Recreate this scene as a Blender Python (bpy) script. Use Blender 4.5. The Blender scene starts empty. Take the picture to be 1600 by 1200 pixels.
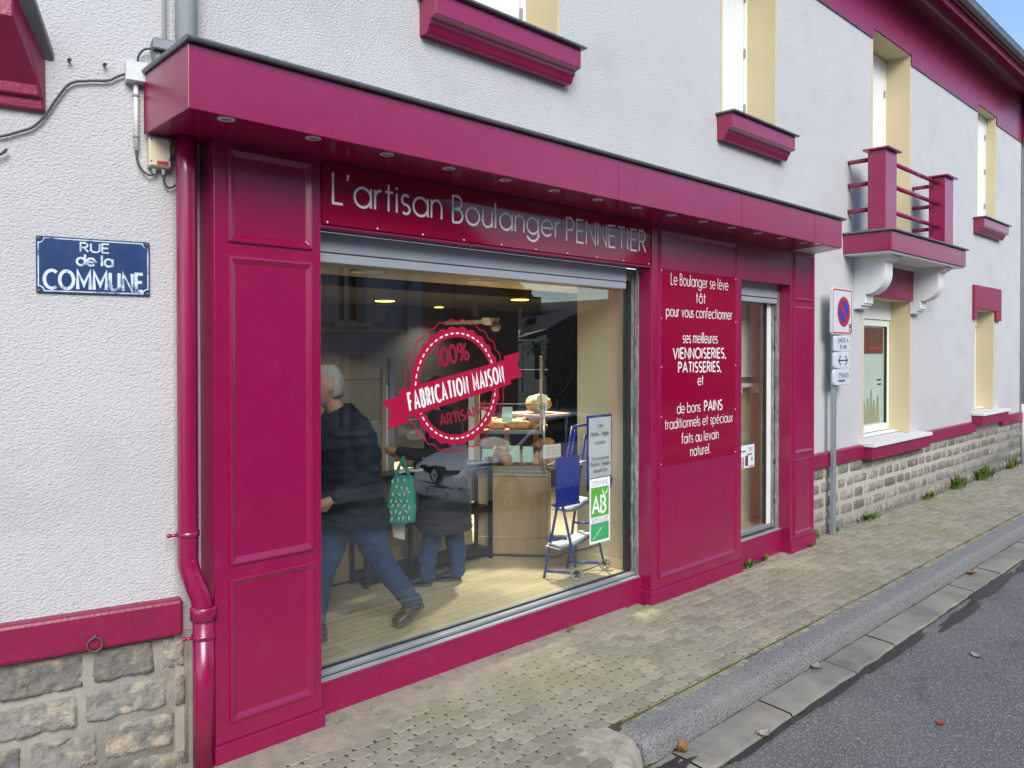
import bpy, bmesh, math, random
from mathutils import Vector, Matrix, noise
R = math.radians
PI = math.pi
random.seed(7)
scene = bpy.context.scene
COL = scene.collection
# ------------------------------------------------------------------ camera, world, sun, exposure
cam = bpy.data.cameras.new('camera'); camo = bpy.data.objects.new('camera', cam); COL.objects.link(camo)
camo.location = (-1.685, -3.722, 2.0)
camo.rotation_euler = (R(89.4), 0, R(45.228 - 90))
cam.sensor_width = 36; cam.lens = 1250 / 1600 * 36; cam.shift_y = -0.0243
cam.clip_start = .05; cam.clip_end = 3000
scene.camera = camo
SUN_DIR = Vector((-.40, -.72, .56)).normalized()
SUN_EL = math.asin(SUN_DIR.z)
SUN_ROT = math.atan2(SUN_DIR.x, SUN_DIR.y)
world = bpy.data.worlds.new('World'); scene.world = world; world.use_nodes = True
wn = world.node_tree.nodes; wl_ = world.node_tree.links
bg = wn['Background']; sky = wn.new('ShaderNodeTexSky'); sky.sky_type = 'NISHITA'; sky.sun_disc = False
sky.sun_elevation = SUN_EL; sky.sun_rotation = SUN_ROT; sky.air_density = 1.0; sky.dust_density = .3; sky.ozone_density = 2.6
wl_.new(sky.outputs[0], bg.inputs[0]); bg.inputs[1].default_value = .115
sun = bpy.data.lights.new('sun', 'SUN'); suno = bpy.data.objects.new('sun', sun); COL.objects.link(suno)
sun.energy = 1.85; sun.angle = R(34); sun.color = (1, .93, .83)
suno.rotation_euler = (-SUN_DIR).to_track_quat('-Z', 'Y').to_euler(); suno.location = (4, -12, 14)
scene.view_settings.view_transform = 'Standard'; scene.view_settings.look = 'None'
scene.view_settings.exposure = 1.05; scene.view_settings.gamma = 1
# ------------------------------------------------------------------ materials
MATS = {}
def mat(name, col, rough=.6, spec=.5, metal=0, var=None, vscale=4, bump=0, bscale=60, coat=0, emit=None, island=0, stretch=None, detail=4, var2=None, v2scale=40, dirt=None):
    m = bpy.data.materials.new(name); m.use_nodes = True
    nt = m.node_tree; N = nt.nodes; L = nt.links; b = N['Principled BSDF']
    b.inputs['Base Color'].default_value = (*col, 1); b.inputs['Roughness'].default_value = rough
    b.inputs['Specular IOR Level'].default_value = spec; b.inputs['Metallic'].default_value = metal
    if coat: b.inputs['Coat Weight'].default_value = coat; b.inputs['Coat Roughness'].default_value = .05
    tc = N.new('ShaderNodeTexCoord'); vec = tc.outputs['Object']
    if stretch:
        mp = N.new('ShaderNodeMapping'); mp.inputs['Scale'].default_value = stretch; L.new(vec, mp.inputs[0]); vec = mp.outputs[0]
    cur = None
    def mixc(fac, a, c, blend='MIX'):
        x = N.new('ShaderNodeMix'); x.data_type = 'RGBA'; x.blend_type = blend
        if isinstance(fac, float): x.inputs[0].default_value = fac
        else: L.new(fac, x.inputs[0])
        for s, v in ((6, a), (7, c)):
            if isinstance(v, tuple): x.inputs[s].default_value = (*v, 1)
            else: L.new(v, x.inputs[s])
        return x.outputs[2]
    def nz(sc, det=detail, r=.55):
        t = N.new('ShaderNodeTexNoise'); t.inputs['Scale'].default_value = sc; t.inputs['Detail'].default_value = det; t.inputs['Roughness'].default_value = r
        L.new(vec, t.inputs['Vector']); return t.outputs[0]
    def ramp(s, a, c):
        r = N.new('ShaderNodeMapRange'); r.inputs[1].default_value = a; r.inputs[2].default_value = c; L.new(s, r.inputs[0]); return r.outputs[0]
    if var: cur = mixc(ramp(nz(vscale), .3, .7), tuple(col), tuple(var))
    if var2: cur = mixc(ramp(nz(v2scale, 3), .5, .68), cur if cur is not None else tuple(col), tuple(var2))
    if island:
        g = N.new('ShaderNodeNewGeometry'); r = N.new('ShaderNodeMapRange'); L.new(g.outputs['Random Per Island'], r.inputs[0])
        r.inputs[3].default_value = 1 - island; r.inputs[4].default_value = 1 + island
        cb = N.new('ShaderNodeCombineColor')
        for i in range(3): L.new(r.outputs[0], cb.inputs[i])
        cur = mixc(1.0, cur if cur is not None else tuple(col), cb.outputs[0], 'MULTIPLY')
    if dirt:   # (colour, scale, lo, hi)
        cur = mixc(ramp(nz(dirt[1], 6, .65), dirt[2], dirt[3]), cur if cur is not None else tuple(col), tuple(dirt[0]))
    if cur is not None: L.new(cur, b.inputs['Base Color'])
    if bump:
        bp = N.new('ShaderNodeBump'); bp.inputs['Strength'].default_value = 1; bp.inputs['Distance'].default_value = bump
        L.new(nz(bscale, 3), bp.inputs['Height']); L.new(bp.outputs[0], b.inputs['Normal'])
    if emit: b.inputs['Emission Color'].default_value = (*emit[0], 1); b.inputs['Emission Strength'].default_value = emit[1]
    MATS[name] = m; return m
M = MATS
MAG = (.295, .002, .066)
mat('magenta', MAG, .24, .95, var=(.27, .002, .060), vscale=3, bump=.0005, bscale=160, dirt=((.29, .012, .075), 7, .5, .8))
mat('magenta_dusty', MAG, .42, .5, var=(.26, .005, .066), vscale=5, bump=.0006, bscale=160, var2=(.30, .018, .085), v2scale=150, dirt=((.30, .025, .085), 6, .58, .8))
mat('magenta_masonry', (.28, .006, .064), .42, .7, var=(.23, .005, .052), vscale=5, bump=.0025, bscale=45)
mat('magenta_gloss', (.27, .003, .036), .07, .5)
mat('render', (.585, .585, .588), .85, .25, var=(.55, .55, .553), vscale=1.2, bump=.010, bscale=88, stretch=(.8, 1, 1.25), dirt=((.49, .485, .475), 2.2, .52, .85))
mat('cream', (.64, .55, .34), .8, .3, var=(.60, .51, .31), vscale=3, bump=.001, bscale=90)
mat('granite', (.275, .26, .228), .85, .3, var=(.165, .16, .15), vscale=26, island=.28, bump=.010, bscale=60, var2=(.42, .36, .27), v2scale=12, detail=6)
mat('mortar', (.44, .42, .36), .95, .2, var=(.34, .32, .27), vscale=14, bump=.003, bscale=70, dirt=((.25, .23, .19), 3, .55, .75))
mat('zinc', (.23, .25, .26), .42, .5, metal=.6, var=(.16, .17, .18), vscale=6)
mat('galvanised', (.42, .47, .50), .42, .5, metal=.55, var=(.33, .38, .41), vscale=18)
mat('aluminium', (.50, .54, .56), .34, .5, metal=.55, var=(.42, .46, .49), vscale=4)
mat('worn_aluminium', (.36, .37, .35), .5, .5, metal=.4, var=(.14, .145, .14), vscale=9, stretch=(3, 3, .5), var2=(.5, .5, .48), v2scale=22)
mat('shutter_grey', (.40, .43, .47), .45, .5, var=(.36, .39, .43), vscale=3)
mat('pvc', (.80, .81, .80), .35, .5)
mat('white_paint', (.74, .75, .75), .6, .4, var=(.68, .69, .69), vscale=4, bump=.0012, bscale=80)
mat('white_vinyl', (.88, .88, .88), .3, .6)
mat('red_vinyl', (.40, .008, .045), .3, .4)
mat('dark_red_vinyl', (.27, .010, .036), .4, .4)
mat('black_plastic', (.012, .012, .013), .4)
mat('rubber', (.03, .03, .032), .7)
mat('cable', (.055, .05, .06), .55)
mat('seal', (.02, .02, .022), .5)
mat('white_plastic', (.68, .70, .71), .4, .5, var=(.6, .62, .63), vscale=20)
mat('cream_plastic', (.66, .60, .42), .4)
mat('red_plastic', (.45, .03, .04), .4)
mat('enamel_blue', (.016, .040, .135), .28, .5, var=(.03, .065, .17), vscale=9)
mat('enamel_white', (.62, .70, .78), .35, .5, dirt=((.035, .075, .20), 16, .52, .66))
mat('sign_white', (.66, .70, .74), .22, .5, var=(.6, .64, .69), vscale=5)
mat('sign_red', (.50, .012, .03), .3)
mat('sign_blue', (.014, .05, .42), .3)
mat('sign_black', (.012, .012, .014), .4)
mat('oak', (.46, .33, .19), .45, .4, var=(.36, .25, .14), vscale=2.2, stretch=(14, 14, 1.2), detail=6)
mat('oak_dark', (.34, .21, .10), .45)
mat('plaster', (.78, .71, .48), .7, .3, var=(.74, .67, .45), vscale=1.5)
mat('ceiling', (.42, .36, .24), .8)
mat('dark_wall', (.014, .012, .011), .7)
mat('black_metal', (.015, .016, .018), .4)
mat('denim', (.028, .055, .12), .85, .2, var=(.045, .085, .17), vscale=14, bump=.001, bscale=300)
mat('coat_navy', (.010, .012, .018), .75, .3, var=(.016, .018, .025), vscale=10, bump=.004, bscale=12)
mat('coat_charcoal', (.028, .027, .032), .8, .3, var=(.038, .036, .042), vscale=12, bump=.003, bscale=16)
mat('skin', (.48, .25, .17), .55, .4)
mat('hair', (.30, .28, .25), .7, .3, var=(.45, .43, .39), vscale=60, bump=.004, bscale=120)
mat('dark_hair', (.05, .035, .03), .6)
mat('leather', (.035, .022, .020), .35, .5, var=(.05, .032, .028), vscale=20)
mat('sole', (.05, .045, .043), .7)
mat('turquoise', (.06, .42, .34), .7, .3, var=(.05, .37, .30), vscale=12)
mat('cloth_white', (.72, .70, .62), .8)
mat('blue_paint', (.012, .035, .30), .35, .5)
mat('paper', (.72, .76, .82), .6)
mat('newsprint', (.30, .30, .30), .8, var=(.14, .14, .15), vscale=30)
mat('ink', (.03, .03, .035), .7)
mat('crust', (.28, .13, .045), .6, .4, var=(.44, .25, .10), vscale=18, bump=.006, bscale=35, island=.25)
mat('golden', (.55, .33, .10), .5, .4, var=(.42, .22, .06), vscale=20, bump=.004, bscale=40, island=.2)
mat('mint', (.42, .66, .56), .6)
mat('green', (.10, .42, .05), .45)
mat('green_leaf', (.04, .40, .14), .45)
mat('chrome', (.70, .71, .72), .15, .5, metal=1)
mat('steel', (.50, .51, .52), .28, .5, metal=.9)
mat('blind', (.72, .70, .62), .7)
mat('asphalt', (.158, .155, .148), .85, .4, var=(.115, .113, .108), vscale=2.0, bump=.012, bscale=65, var2=(.34, .34, .335), v2scale=75, dirt=((.05, .05, .05), 1.3, .60, .76))
mat('damp', (.030, .029, .027), .5, .5, var=(.05, .048, .042), vscale=30, bump=.006, bscale=90)
mat('worn_asphalt', (.085, .085, .086), .8, .4, var=(.05, .05, .05), vscale=30, bump=.012, bscale=65, var2=(.28, .28, .27), v2scale=75)
mat('paver', (.385, .355, .265), .9, .3, var=(.30, .28, .215), vscale=2.1, island=.17, bump=.0045, bscale=110, var2=(.27, .25, .19), v2scale=26, dirt=((.30, .285, .17), .8, .50, .68))
mat('joint', (.075, .07, .042), .95, .2, var=(.10, .09, .06), vscale=6, dirt=((.085, .105, .03), 1.8, .50, .68))
mat('kerbstone', (.40, .395, .37), .9, .3, var=(.20, .20, .195), vscale=120, bump=.016, bscale=70, detail=3, var2=(.10, .10, .10), v2scale=95, dirt=((.30, .295, .27), 4, .5, .75))
mat('concrete', (.34, .32, .265), .9, .3, var=(.20, .19, .165), vscale=3, bump=.002, bscale=150, dirt=((.10, .10, .095), 2.5, .6, .8))
mat('apron', (.47, .43, .34), .9, .3, var=(.36, .33, .26), vscale=9, bump=.004, bscale=70, var2=(.30, .28, .22), v2scale=24, dirt=((.48, .35, .19), 8, .60, .74))
mat('sand', (.41, .36, .27), .95, .2, var=(.29, .26, .20), vscale=16, bump=.006, bscale=90, dirt=((.16, .16, .09), 4, .6, .75))
mat('weed', (.075, .14, .022), .7, .3, var=(.13, .17, .03), vscale=30, island=.3)
mat('moss', (.08, .115, .02), .95, .2, var=(.12, .13, .035), vscale=30)
mat('dead_leaf', (.30, .14, .045), .7, island=.3)
mat('car_paint', (.72, .74, .77), .35, .5, coat=.6)
mat('car_glass', (.012, .014, .016), .04, .6)
mat('tyre', (.02, .02, .021), .8)
mat('rim', (.45, .46, .47), .3, metal=.8)
mat('lamp_dark', (.03, .03, .033), .08, .6)
mat('facade_grey', (.24, .29, .38), .85, .2, var=(.20, .24, .32), vscale=2, bump=.002, bscale=60)
mat('facade_brown', (.15, .11, .09), .9, .2, var=(.12, .09, .075), vscale=1.5)
mat('facade_cream', (.82, .72, .50), .85, .2)
mat('slate', (.075, .07, .066), .7, .3, var=(.10, .09, .08), vscale=5, bump=.006, bscale=30)
mat('dark_window', (.012, .012, .014), .1, .5)
mat('frame_grey', (.30, .30, .30), .5)
mat('bark', (.07, .055, .045), .9)
mat('dark_foliage', (.045, .05, .022), .8, island=.4)
mat('lamp_glow', (.9, .75, .2), .5, emit=((1, .72, .12), 3.0))
mat('lamp_off', (.62, .60, .52), .4)
mat('downlight_trim', (.62, .60, .60), .35, .5)
mat('downlight_bulb', (.30, .29, .31), .25, .5)
mat('rust', (.16, .13, .11), .6, metal=.5)
mat('poster_brown', (.13, .035, .025), .5)
mat('frost', (.42, .52, .46), .35, .5, var=(.36, .47, .42), vscale=3)
mat('wheat', (.30, .29, .16), .6, var=(.24, .26, .15), vscale=25)
mat('ground', (.09, .085, .07), .95)
def make_tile():
    m = mat('tile', (.5, .44, .30), .3, .5); nt = m.node_tree; N = nt.nodes; L = nt.links; b = N['Principled BSDF']
    tc = N.new('ShaderNodeTexCoord'); br = N.new('ShaderNodeTexBrick')
    br.inputs['Color1'].default_value = (.50, .43, .27, 1); br.inputs['Color2'].default_value = (.46, .40, .25, 1); br.inputs['Mortar'].default_value = (.62, .56, .40, 1)
    br.inputs['Scale'].default_value = 1; br.inputs['Mortar Size'].default_value = .004; br.inputs['Brick Width'].default_value = .6; br.inputs['Row Height'].default_value = .2
    L.new(tc.outputs['Object'], br.inputs[0]); L.new(br.outputs[0], b.inputs['Base Color'])
make_tile()
def make_glass(name, r0, tint):
    m = bpy.data.materials.new(name); m.use_nodes = True; nt = m.node_tree; N = nt.nodes; L = nt.links
    N.remove(N['Principled BSDF']); out = N['Material Output']
    g = N.new('ShaderNodeNewGeometry'); d = N.new('ShaderNodeVectorMath'); d.operation = 'DOT_PRODUCT'
    L.new(g.outputs['Normal'], d.inputs[0]); L.new(g.outputs['Incoming'], d.inputs[1])
    def mth(op, a, c=None):
        x = N.new('ShaderNodeMath'); x.operation = op
        for i, v in enumerate((a, c)):
            if v is None: continue
            if isinstance(v, (int, float)): x.inputs[i].default_value = v
            else: L.new(v, x.inputs[i])
        return x.outputs[0]
    s = mth('ADD', mth('MULTIPLY', mth('POWER', mth('SUBTRACT', 1.0, mth('ABSOLUTE', d.outputs['Value'])), 5.0), 1 - r0), r0)
    tr = N.new('ShaderNodeBsdfTransparent'); tr.inputs[0].default_value = (*tint, 1)
    gl = N.new('ShaderNodeBsdfGlossy'); gl.inputs['Roughness'].default_value = 0; gl.inputs[0].default_value = (.95, .97, 1, 1)
    mx = N.new('ShaderNodeMixShader'); L.new(s, mx.inputs[0]); L.new(tr.outputs[0], mx.inputs[1]); L.new(gl.outputs[0], mx.inputs[2]); L.new(mx.outputs[0], out.inputs[0])
    MATS[name] = m
make_glass('glass', .115, (.94, .96, .95))
make_glass('case_glass', .03, (.96, .98, .97))
# ------------------------------------------------------------------ mesh builder
WLOC = {}
class MB:
    def __init__(s, xf=None): s.v = []; s.f = []; s.mi = []; s.xf = xf; s.k = 0
    def add(s, vs, fs, m=0):
        b = len(s.v)
        for p in vs:
            p = Vector(p); s.v.append(s.xf @ p if s.xf else p)
        for f in fs: s.f.append(tuple(b + i for i in f)); s.mi.append(m)
        return s
    def box(s, x0, x1, y0, y1, z0, z1, m=0):
        return s.add([(x0,y0,z0),(x1,y0,z0),(x1,y1,z0),(x0,y1,z0),(x0,y0,z1),(x1,y0,z1),(x1,y1,z1),(x0,y1,z1)],
                     [(0,3,2,1),(4,5,6,7),(0,1,5,4),(1,2,6,5),(2,3,7,6),(3,0,4,7)], m)
    def quad(s, a, b, c, d, m=0): return s.add([a, b, c, d], [(0, 1, 2, 3)], m)
    def prism(s, poly, o, u, v, n, m=0):           # poly in (u,v) from origin o, extruded along n (vector)
        o, u, v, n = Vector(o), Vector(u), Vector(v), Vector(n); k = len(poly)
        a = [o + u * p[0] + v * p[1] for p in poly]
        return s.add(a + [p + n for p in a], [tuple(range(k))[::-1], tuple(range(k, 2 * k))] + [(i, (i + 1) % k, k + (i + 1) % k, k + i) for i in range(k)], m)
    def tube(s, pts, r, n=10, m=0, cap=True):
        pts = [Vector(p) for p in pts]; rs = r if isinstance(r, (list, tuple)) else [r] * len(pts)
        rings = []; prev = None
        for i, p in enumerate(pts):
            t = (pts[min(i + 1, len(pts) - 1)] - pts[max(i - 1, 0)]).normalized()
            if prev is None:
                a = Vector((0, 0, 1)) if abs(t.z) < .9 else Vector((1, 0, 0)); u = t.cross(a).normalized()
            else: u = (prev - t * prev.dot(t)).normalized()
            prev = u; w = t.cross(u)
            rings.append([p + (u * math.cos(2 * PI * j / n) + w * math.sin(2 * PI * j / n)) * rs[i] for j in range(n)])
        return s.loft(rings, m, cap)
    def loft(s, rings, m=0, cap=True, closed=True):
        n = len(rings[0]); vs = [p for r in rings for p in r]; fs = []
        for i in range(len(rings) - 1):
            for j in range(n if closed else n - 1):
                fs.append((i * n + j, i * n + (j + 1) % n, (i + 1) * n + (j + 1) % n, (i + 1) * n + j))
        if cap and closed: fs += [tuple(range(n))[::-1], tuple(range((len(rings) - 1) * n, len(rings) * n))]
        return s.add(vs, fs, m)
    def lathe(s, o, ax, prof, n=20, m=0, cap=True):   # prof [(r, h)] about axis ax from o
        o, ax = Vector(o), Vector(ax).normalized(); a = Vector((0, 0, 1)) if abs(ax.z) < .9 else Vector((1, 0, 0))
        u = ax.cross(a).normalized(); w = ax.cross(u)
        return s.loft([[o + ax * h + (u * math.cos(2 * PI * j / n) + w * math.sin(2 * PI * j / n)) * r for j in range(n)] for r, h in prof], m, cap)
    def ball(s, c, r, n=14, m=0, jit=0, seed=0):
        c = Vector(c); rx, ry, rz = r if isinstance(r, tuple) else (r, r, r); rings = []
        for i in range(1, n // 2 + 1):
            a = PI * i / (n // 2 + 1); ring = []
            for j in range(n):
                b = 2 * PI * j / n; d = Vector((math.sin(a) * math.cos(b), math.sin(a) * math.sin(b), -math.cos(a)))
                q = 1 + (jit * noise.noise(d * 2 + Vector((seed, 0, 0))) if jit else 0)
                ring.append(c + Vector((d.x * rx, d.y * ry, d.z * rz)) * q)
            rings.append(ring)
        return s.loft(rings, m)
    def build(s, name, mats, parent=None, bev=0, smooth=False, label=None, cat=None, group=None, kind=None, seg=2):
        if not isinstance(mats, (list, tuple)): mats = [mats]
        me = bpy.data.meshes.new(name)
        if parent is not None: L = WLOC[parent.name]
        else:
            xs = [p.x for p in s.v]; ys = [p.y for p in s.v]; zs = [p.z for p in s.v]
            L = Vector(((min(xs) + max(xs)) / 2, (min(ys) + max(ys)) / 2, min(zs)))
        me.from_pydata([tuple(p - L) for p in s.v], [], s.f)
        for x in mats: me.materials.append(MATS[x] if isinstance(x, str) else x)
        me.polygons.foreach_set('material_index', s.mi)
        if smooth: me.polygons.foreach_set('use_smooth', [True] * len(me.polygons))
        me.update()
        o = bpy.data.objects.new(name, me); COL.objects.link(o)
        if parent is not None: o.parent = parent; WLOC[o.name] = L.copy()
        else: o.location = L; WLOC[o.name] = L.copy()
        if bev:
            md = o.modifiers.new('bevel', 'BEVEL'); md.width = bev; md.segments = seg; md.limit_method = 'ANGLE'; md.angle_limit = R(40)
        tag(o, label, cat, group, kind); return o
def tag(o, label=None, cat=None, group=None, kind=None):
    for k, v in (('label', label), ('category', cat), ('group', group), ('kind', kind)):
        if v: o[k] = v
    return o
def thing(name, label, cat, loc, group=None):
    o = bpy.data.objects.new(name, None); COL.objects.link(o); o.location = loc; o.empty_display_size = .1
    WLOC[o.name] = Vector(loc); return tag(o, label, cat, group)
def copy_tree(o, parent=None, delta=None):
    c = o.copy(); COL.objects.link(c); WLOC[c.name] = WLOC[o.name].copy()
    if parent is not None: c.parent = parent
    elif delta is not None: c.location = o.location + Vector(delta); WLOC[c.name] += Vector(delta)
    for ch in list(o.children): copy_tree(ch, c)
    return c
# ------------------------------------------------------------------ single-stroke lettering
def arc(cx, cy, rx, ry, a0, a1, n=None):
    n = n or max(3, int(abs(a1 - a0) / 15))
    return [(cx + rx * math.cos(R(a0 + (a1 - a0) * i / n)), cy + ry * math.sin(R(a0 + (a1 - a0) * i / n))) for i in range(n + 1)]
r_ = .33; X_ = .66
O_ = arc(r_, r_, r_, r_, 0, 360)
def caps_S(w=.44): return arc(w/2, .75, w/2, .25, 50, 270)[:-1] + arc(w/2, .25, w/2, .25, 90, -130)
ARCH = [(0, 0), (0, X_)], [(0, .38)] + arc(.24, .40, .24, .26, 180, 0) + [(.48, 0)]
G = {
 'a': (.66, [O_, [(X_, X_), (X_, 0)]]), 'b': (.66, [O_, [(0, 1), (0, 0)]]), 'c': (.56, [arc(r_, r_, r_, r_, 48, 312)]),
 'd': (.66, [O_, [(X_, 1), (X_, 0)]]), 'e': (.66, [[(.02, r_), (X_, r_)] + arc(r_, r_, r_, r_, 0, 318)]),
 'f': (.34, [[(.14, 0), (.14, .82)] + arc(.30, .82, .16, .18, 180, 70), [(0, X_), (.32, X_)]]),
 'g': (.66, [O_, [(X_, X_), (X_, -.02)] + arc(r_, -.02, r_, .28, 0, -160)]), 'h': (.48, [[(0, 0), (0, 1)], ARCH[1]]),
 'i': (.0, [[(0, 0), (0, X_)], [(0, .80), (0, .88)]]), 'k': (.42, [[(0, 0), (0, 1)], [(.40, X_), (.02, .30)], [(.14, .40), (.42, 0)]]), 'l': (.0, [[(0, 0), (0, 1)]]), 'm': (.84, [[(0, 0), (0, X_)], [(0, .4)] + arc(.21, .42, .21, .24, 180, 0) + [(.42, 0)], [(.42, .4)] + arc(.63, .42, .21, .24, 180, 0) + [(.84, 0)]]),
 'n': (.48, list(ARCH)), 'o': (.66, [O_]), 'p': (.66, [O_, [(0, X_), (0, -.32)]]), 'q': (.66, [O_, [(X_, X_), (X_, -.32)]]),
 'r': (.26, [[(0, 0), (0, X_)], [(0, .38)] + arc(.24, .40, .24, .26, 180, 85)]), 's': (.34, [arc(.17, .49, .17, .17, 40, 270)[:-1] + arc(.17, .16, .17, .16, 90, -140)]),
 't': (.32, [[(.14, .92), (.14, 0)], [(0, X_), (.32, X_)]]), 'u': (.48, [[(0, X_), (0, .26)] + arc(.24, .26, .24, .26, 180, 360) + [(.48, X_)], [(.48, .3), (.48, 0)]]),
 'v': (.50, [[(0, X_), (.25, 0), (.5, X_)]]), 'x': (.46, [[(0, X_), (.46, 0)], [(0, 0), (.46, X_)]]), 'y': (.5, [[(0, X_), (.25, 0)], [(.5, X_), (.13, -.32)]]),
 'A': (.66, [[(0, 0), (.33, 1), (.66, 0)], [(.11, .32), (.55, .32)]]), 'B': (.46, [[(0, 0), (0, 1), (.2, 1)] + arc(.2, .76, .22, .24, 90, -90) + [(0, .52)], [(.2, .52)] + arc(.2, .26, .26, .26, 90, -90) + [(0, 0)]]),
 'C': (.62, [arc(.42, .5, .42, .5, 50, 310)]), 'D': (.6, [[(0, 0), (0, 1), (.18, 1)] + arc(.18, .5, .42, .5, 90, -90) + [(0, 0)]]), 'E': (.42, [[(.42, 1), (0, 1), (0, 0), (.42, 0)], [(0, .52), (.38, .52)]]),
 'F': (.4, [[(.4, 1), (0, 1), (0, 0)], [(0, .52), (.34, .52)]]), 'G': (.72, [arc(.42, .5, .42, .5, 50, 360) + [(.5, .5)]]), 'I': (0, [[(0, 0), (0, 1)]]), 'J': (.34, [[(.34, 1), (.34, .2)] + arc(.17, .2, .17, .2, 0, -150)]),
 'L': (.38, [[(0, 1), (0, 0), (.38, 0)]]), 'M': (.72, [[(0, 0), (0, 1), (.36, .25), (.72, 1), (.72, 0)]]), 'N': (.56, [[(0, 0), (0, 1), (.56, 0), (.56, 1)]]), 'O': (.8, [arc(.4, .5, .4, .5, 0, 360)]),
 'P': (.44, [[(0, 0), (0, 1), (.2, 1)] + arc(.2, .74, .24, .26, 90, -90) + [(0, .48)]]), 'Q': (.8, [arc(.4, .5, .4, .5, 0, 360), [(.5, .25), (.8, -.05)]]), 'R': (.48, [[(0, 0), (0, 1), (.2, 1)] + arc(.2, .74, .24, .26, 90, -90) + [(0, .48)], [(.2, .48), (.48, 0)]]),
 'S': (.44, [caps_S()]), 'T': (.5, [[(.25, 0), (.25, 1)], [(0, 1), (.5, 1)]]), 'U': (.54, [[(0, 1), (0, .27)] + arc(.27, .27, .27, .27, 180, 360) + [(.54, 1)]]), 'V': (.6, [[(0, 1), (.3, 0), (.6, 1)]]), 'Z': (.5, [[(0, 1), (.5, 1), (0, 0), (.5, 0)]]),
 '0': (.5, [arc(.25, .5, .25, .5, 0, 360)]), '1': (.2, [[(0, .8), (.18, 1), (.18, 0)]]), '2': (.46, [arc(.23, .74, .23, .26, 170, -40) + [(0, 0), (.46, 0)]]), '3': (.44, [arc(.2, .75, .22, .25, 150, -90) , arc(.2, .26, .24, .26, 90, -150)]),
 '5': (.44, [[(.4, 1), (.06, 1), (.02, .56)] + arc(.2, .31, .24, .31, 110, -140)]), '%': (.8, [arc(.18, .76, .16, .22, 0, 360), arc(.62, .24, .16, .22, 0, 360), [(.64, 1), (.16, 0)]]),
 ',': (.06, [[(.06, .08), (0, -.14)]]), "'": (.06, [[(.06, 1.02), (0, .80)]]), '.': (.02, [[(0, 0), (0, .09)]]), '-': (.3, [[(0, .36), (.3, .36)]]), ' ': (.22, []),
}
for ch, b_, ac in (('é', 'e', [(.28, .78), (.42, .92)]), ('è', 'e', [(.40, .78), (.26, .92)]), ('ô', 'o', [(.20, .76), (.33, .9), (.46, .76)])):
    G[ch] = (G[b_][0], G[b_][1] + [ac])
def ribbon(mb, pts, w, mi, off, nrm):
    pts = [Vector(p) for p in pts]; n = len(pts)
    closed = (pts[0] - pts[-1]).length < 1e-6
    if closed: pts = pts[:-1]; n -= 1
    L, Rr = [], []
    for i in range(n):
        a = pts[(i - 1) % n] if (closed or i > 0) else None; c = pts[(i + 1) % n] if (closed or i < n - 1) else None
        t1 = (pts[i] - a).normalized() if a is not None else None; t2 = (c - pts[i]).normalized() if c is not None else None
        t1 = t1 or t2; t2 = t2 or t1
        m = (t1 + t2); m = m.normalized() if m.length > .2 else t2
        side = nrm.cross(m).normalized(); k = max(.45, side.dot(nrm.cross(t1).normalized()))
        L.append(pts[i] + side * (w / 2 / k) + nrm * off); Rr.append(pts[i] - side * (w / 2 / k) + nrm * off)
    fs = [(i, n + i, n + (i + 1) % n, (i + 1) % n) for i in range(n if closed else n - 1)]
    mb.add(L + Rr, fs, mi)
def txt(mb, s, P0, ux, up, h, wt=.08, width=None, align='c', mi=0, gap=.17, off=.0015, sx=1, curve=None):
    ux, up, P0 = Vector(ux).normalized(), Vector(up).normalized(), Vector(P0); nrm = ux.cross(up)
    x = 0; items = []
    for ch in s:
        a, st = G[ch]; items.append((x, st)); x += a + gap + (.0 if a > .1 else .06)
    x -= gap
    if width: sx = width / (x * h)
    tot = x * h * sx; x0 = {'l': 0, 'c': -tot / 2, 'r': -tot}[align]
    for gx, st in items:
        for poly in st:
            mb.k += 1; pts = []
            for px, py in poly:
                X = x0 + (gx + px) * h * sx; Y = py * h
                pts.append(P0 + ux * X + up * (Y + (curve(X) if curve else 0)))
            ribbon(mb, pts, wt * h, mi, off + .00004 * (mb.k % 12), nrm)
    return tot
XA, YA, ZA = Vector((1, 0, 0)), Vector((0, 1, 0)), Vector((0, 0, 1))
# ------------------------------------------------------------------ the setting: ground, road, pavement, kerb
TH = R(12.8)
LM = Matrix(((math.cos(TH), math.sin(TH), 0, -.13), (-math.sin(TH), math.cos(TH), 0, .16), (0, 0, 1, 0), (0, 0, 0, 1)))
def zp(x, y): return -.006 * max(min(x, 26), -8)
def zr(x, y): return -.130 - .006 * max(min(x, 26), -8) + .095 * (max(y, -7.2) + 1.4)
MB().box(-400, 400, -400, 400, -2.05, -2.0).build('ground', 'ground', kind='structure')
def sheet(xs, ys, zf, jit=0, seed=0):
    mb = MB(); vs = [(x, y, zf(x, y) + (jit * noise.noise(Vector((x * 1.3, y * 1.3, seed))) if jit else 0)) for y in ys for x in xs]; n = len(xs)
    mb.add(vs, [(j * n + i, j * n + i + 1, (j + 1) * n + i + 1, (j + 1) * n + i) for j in range(len(ys) - 1) for i in range(n - 1)]); return mb
def lin(a, b, n): return [a + (b - a) * i / (n - 1) for i in range(n)]
sheet(lin(-30, 60, 91), lin(-7.4, -1.572, 16), lambda x, y: zr(x, y), .012, 1).build('road', 'asphalt', kind='structure', smooth=True)
MB().box(-30, 60, -8.6, -7.4, -1.2, -.57).build('far_pavement', 'concrete', kind='structure', bev=.02)
MB().box(-30, 90, -60, -8.6, -1.3, -.60).build('yard', 'ground', kind='structure')
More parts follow.
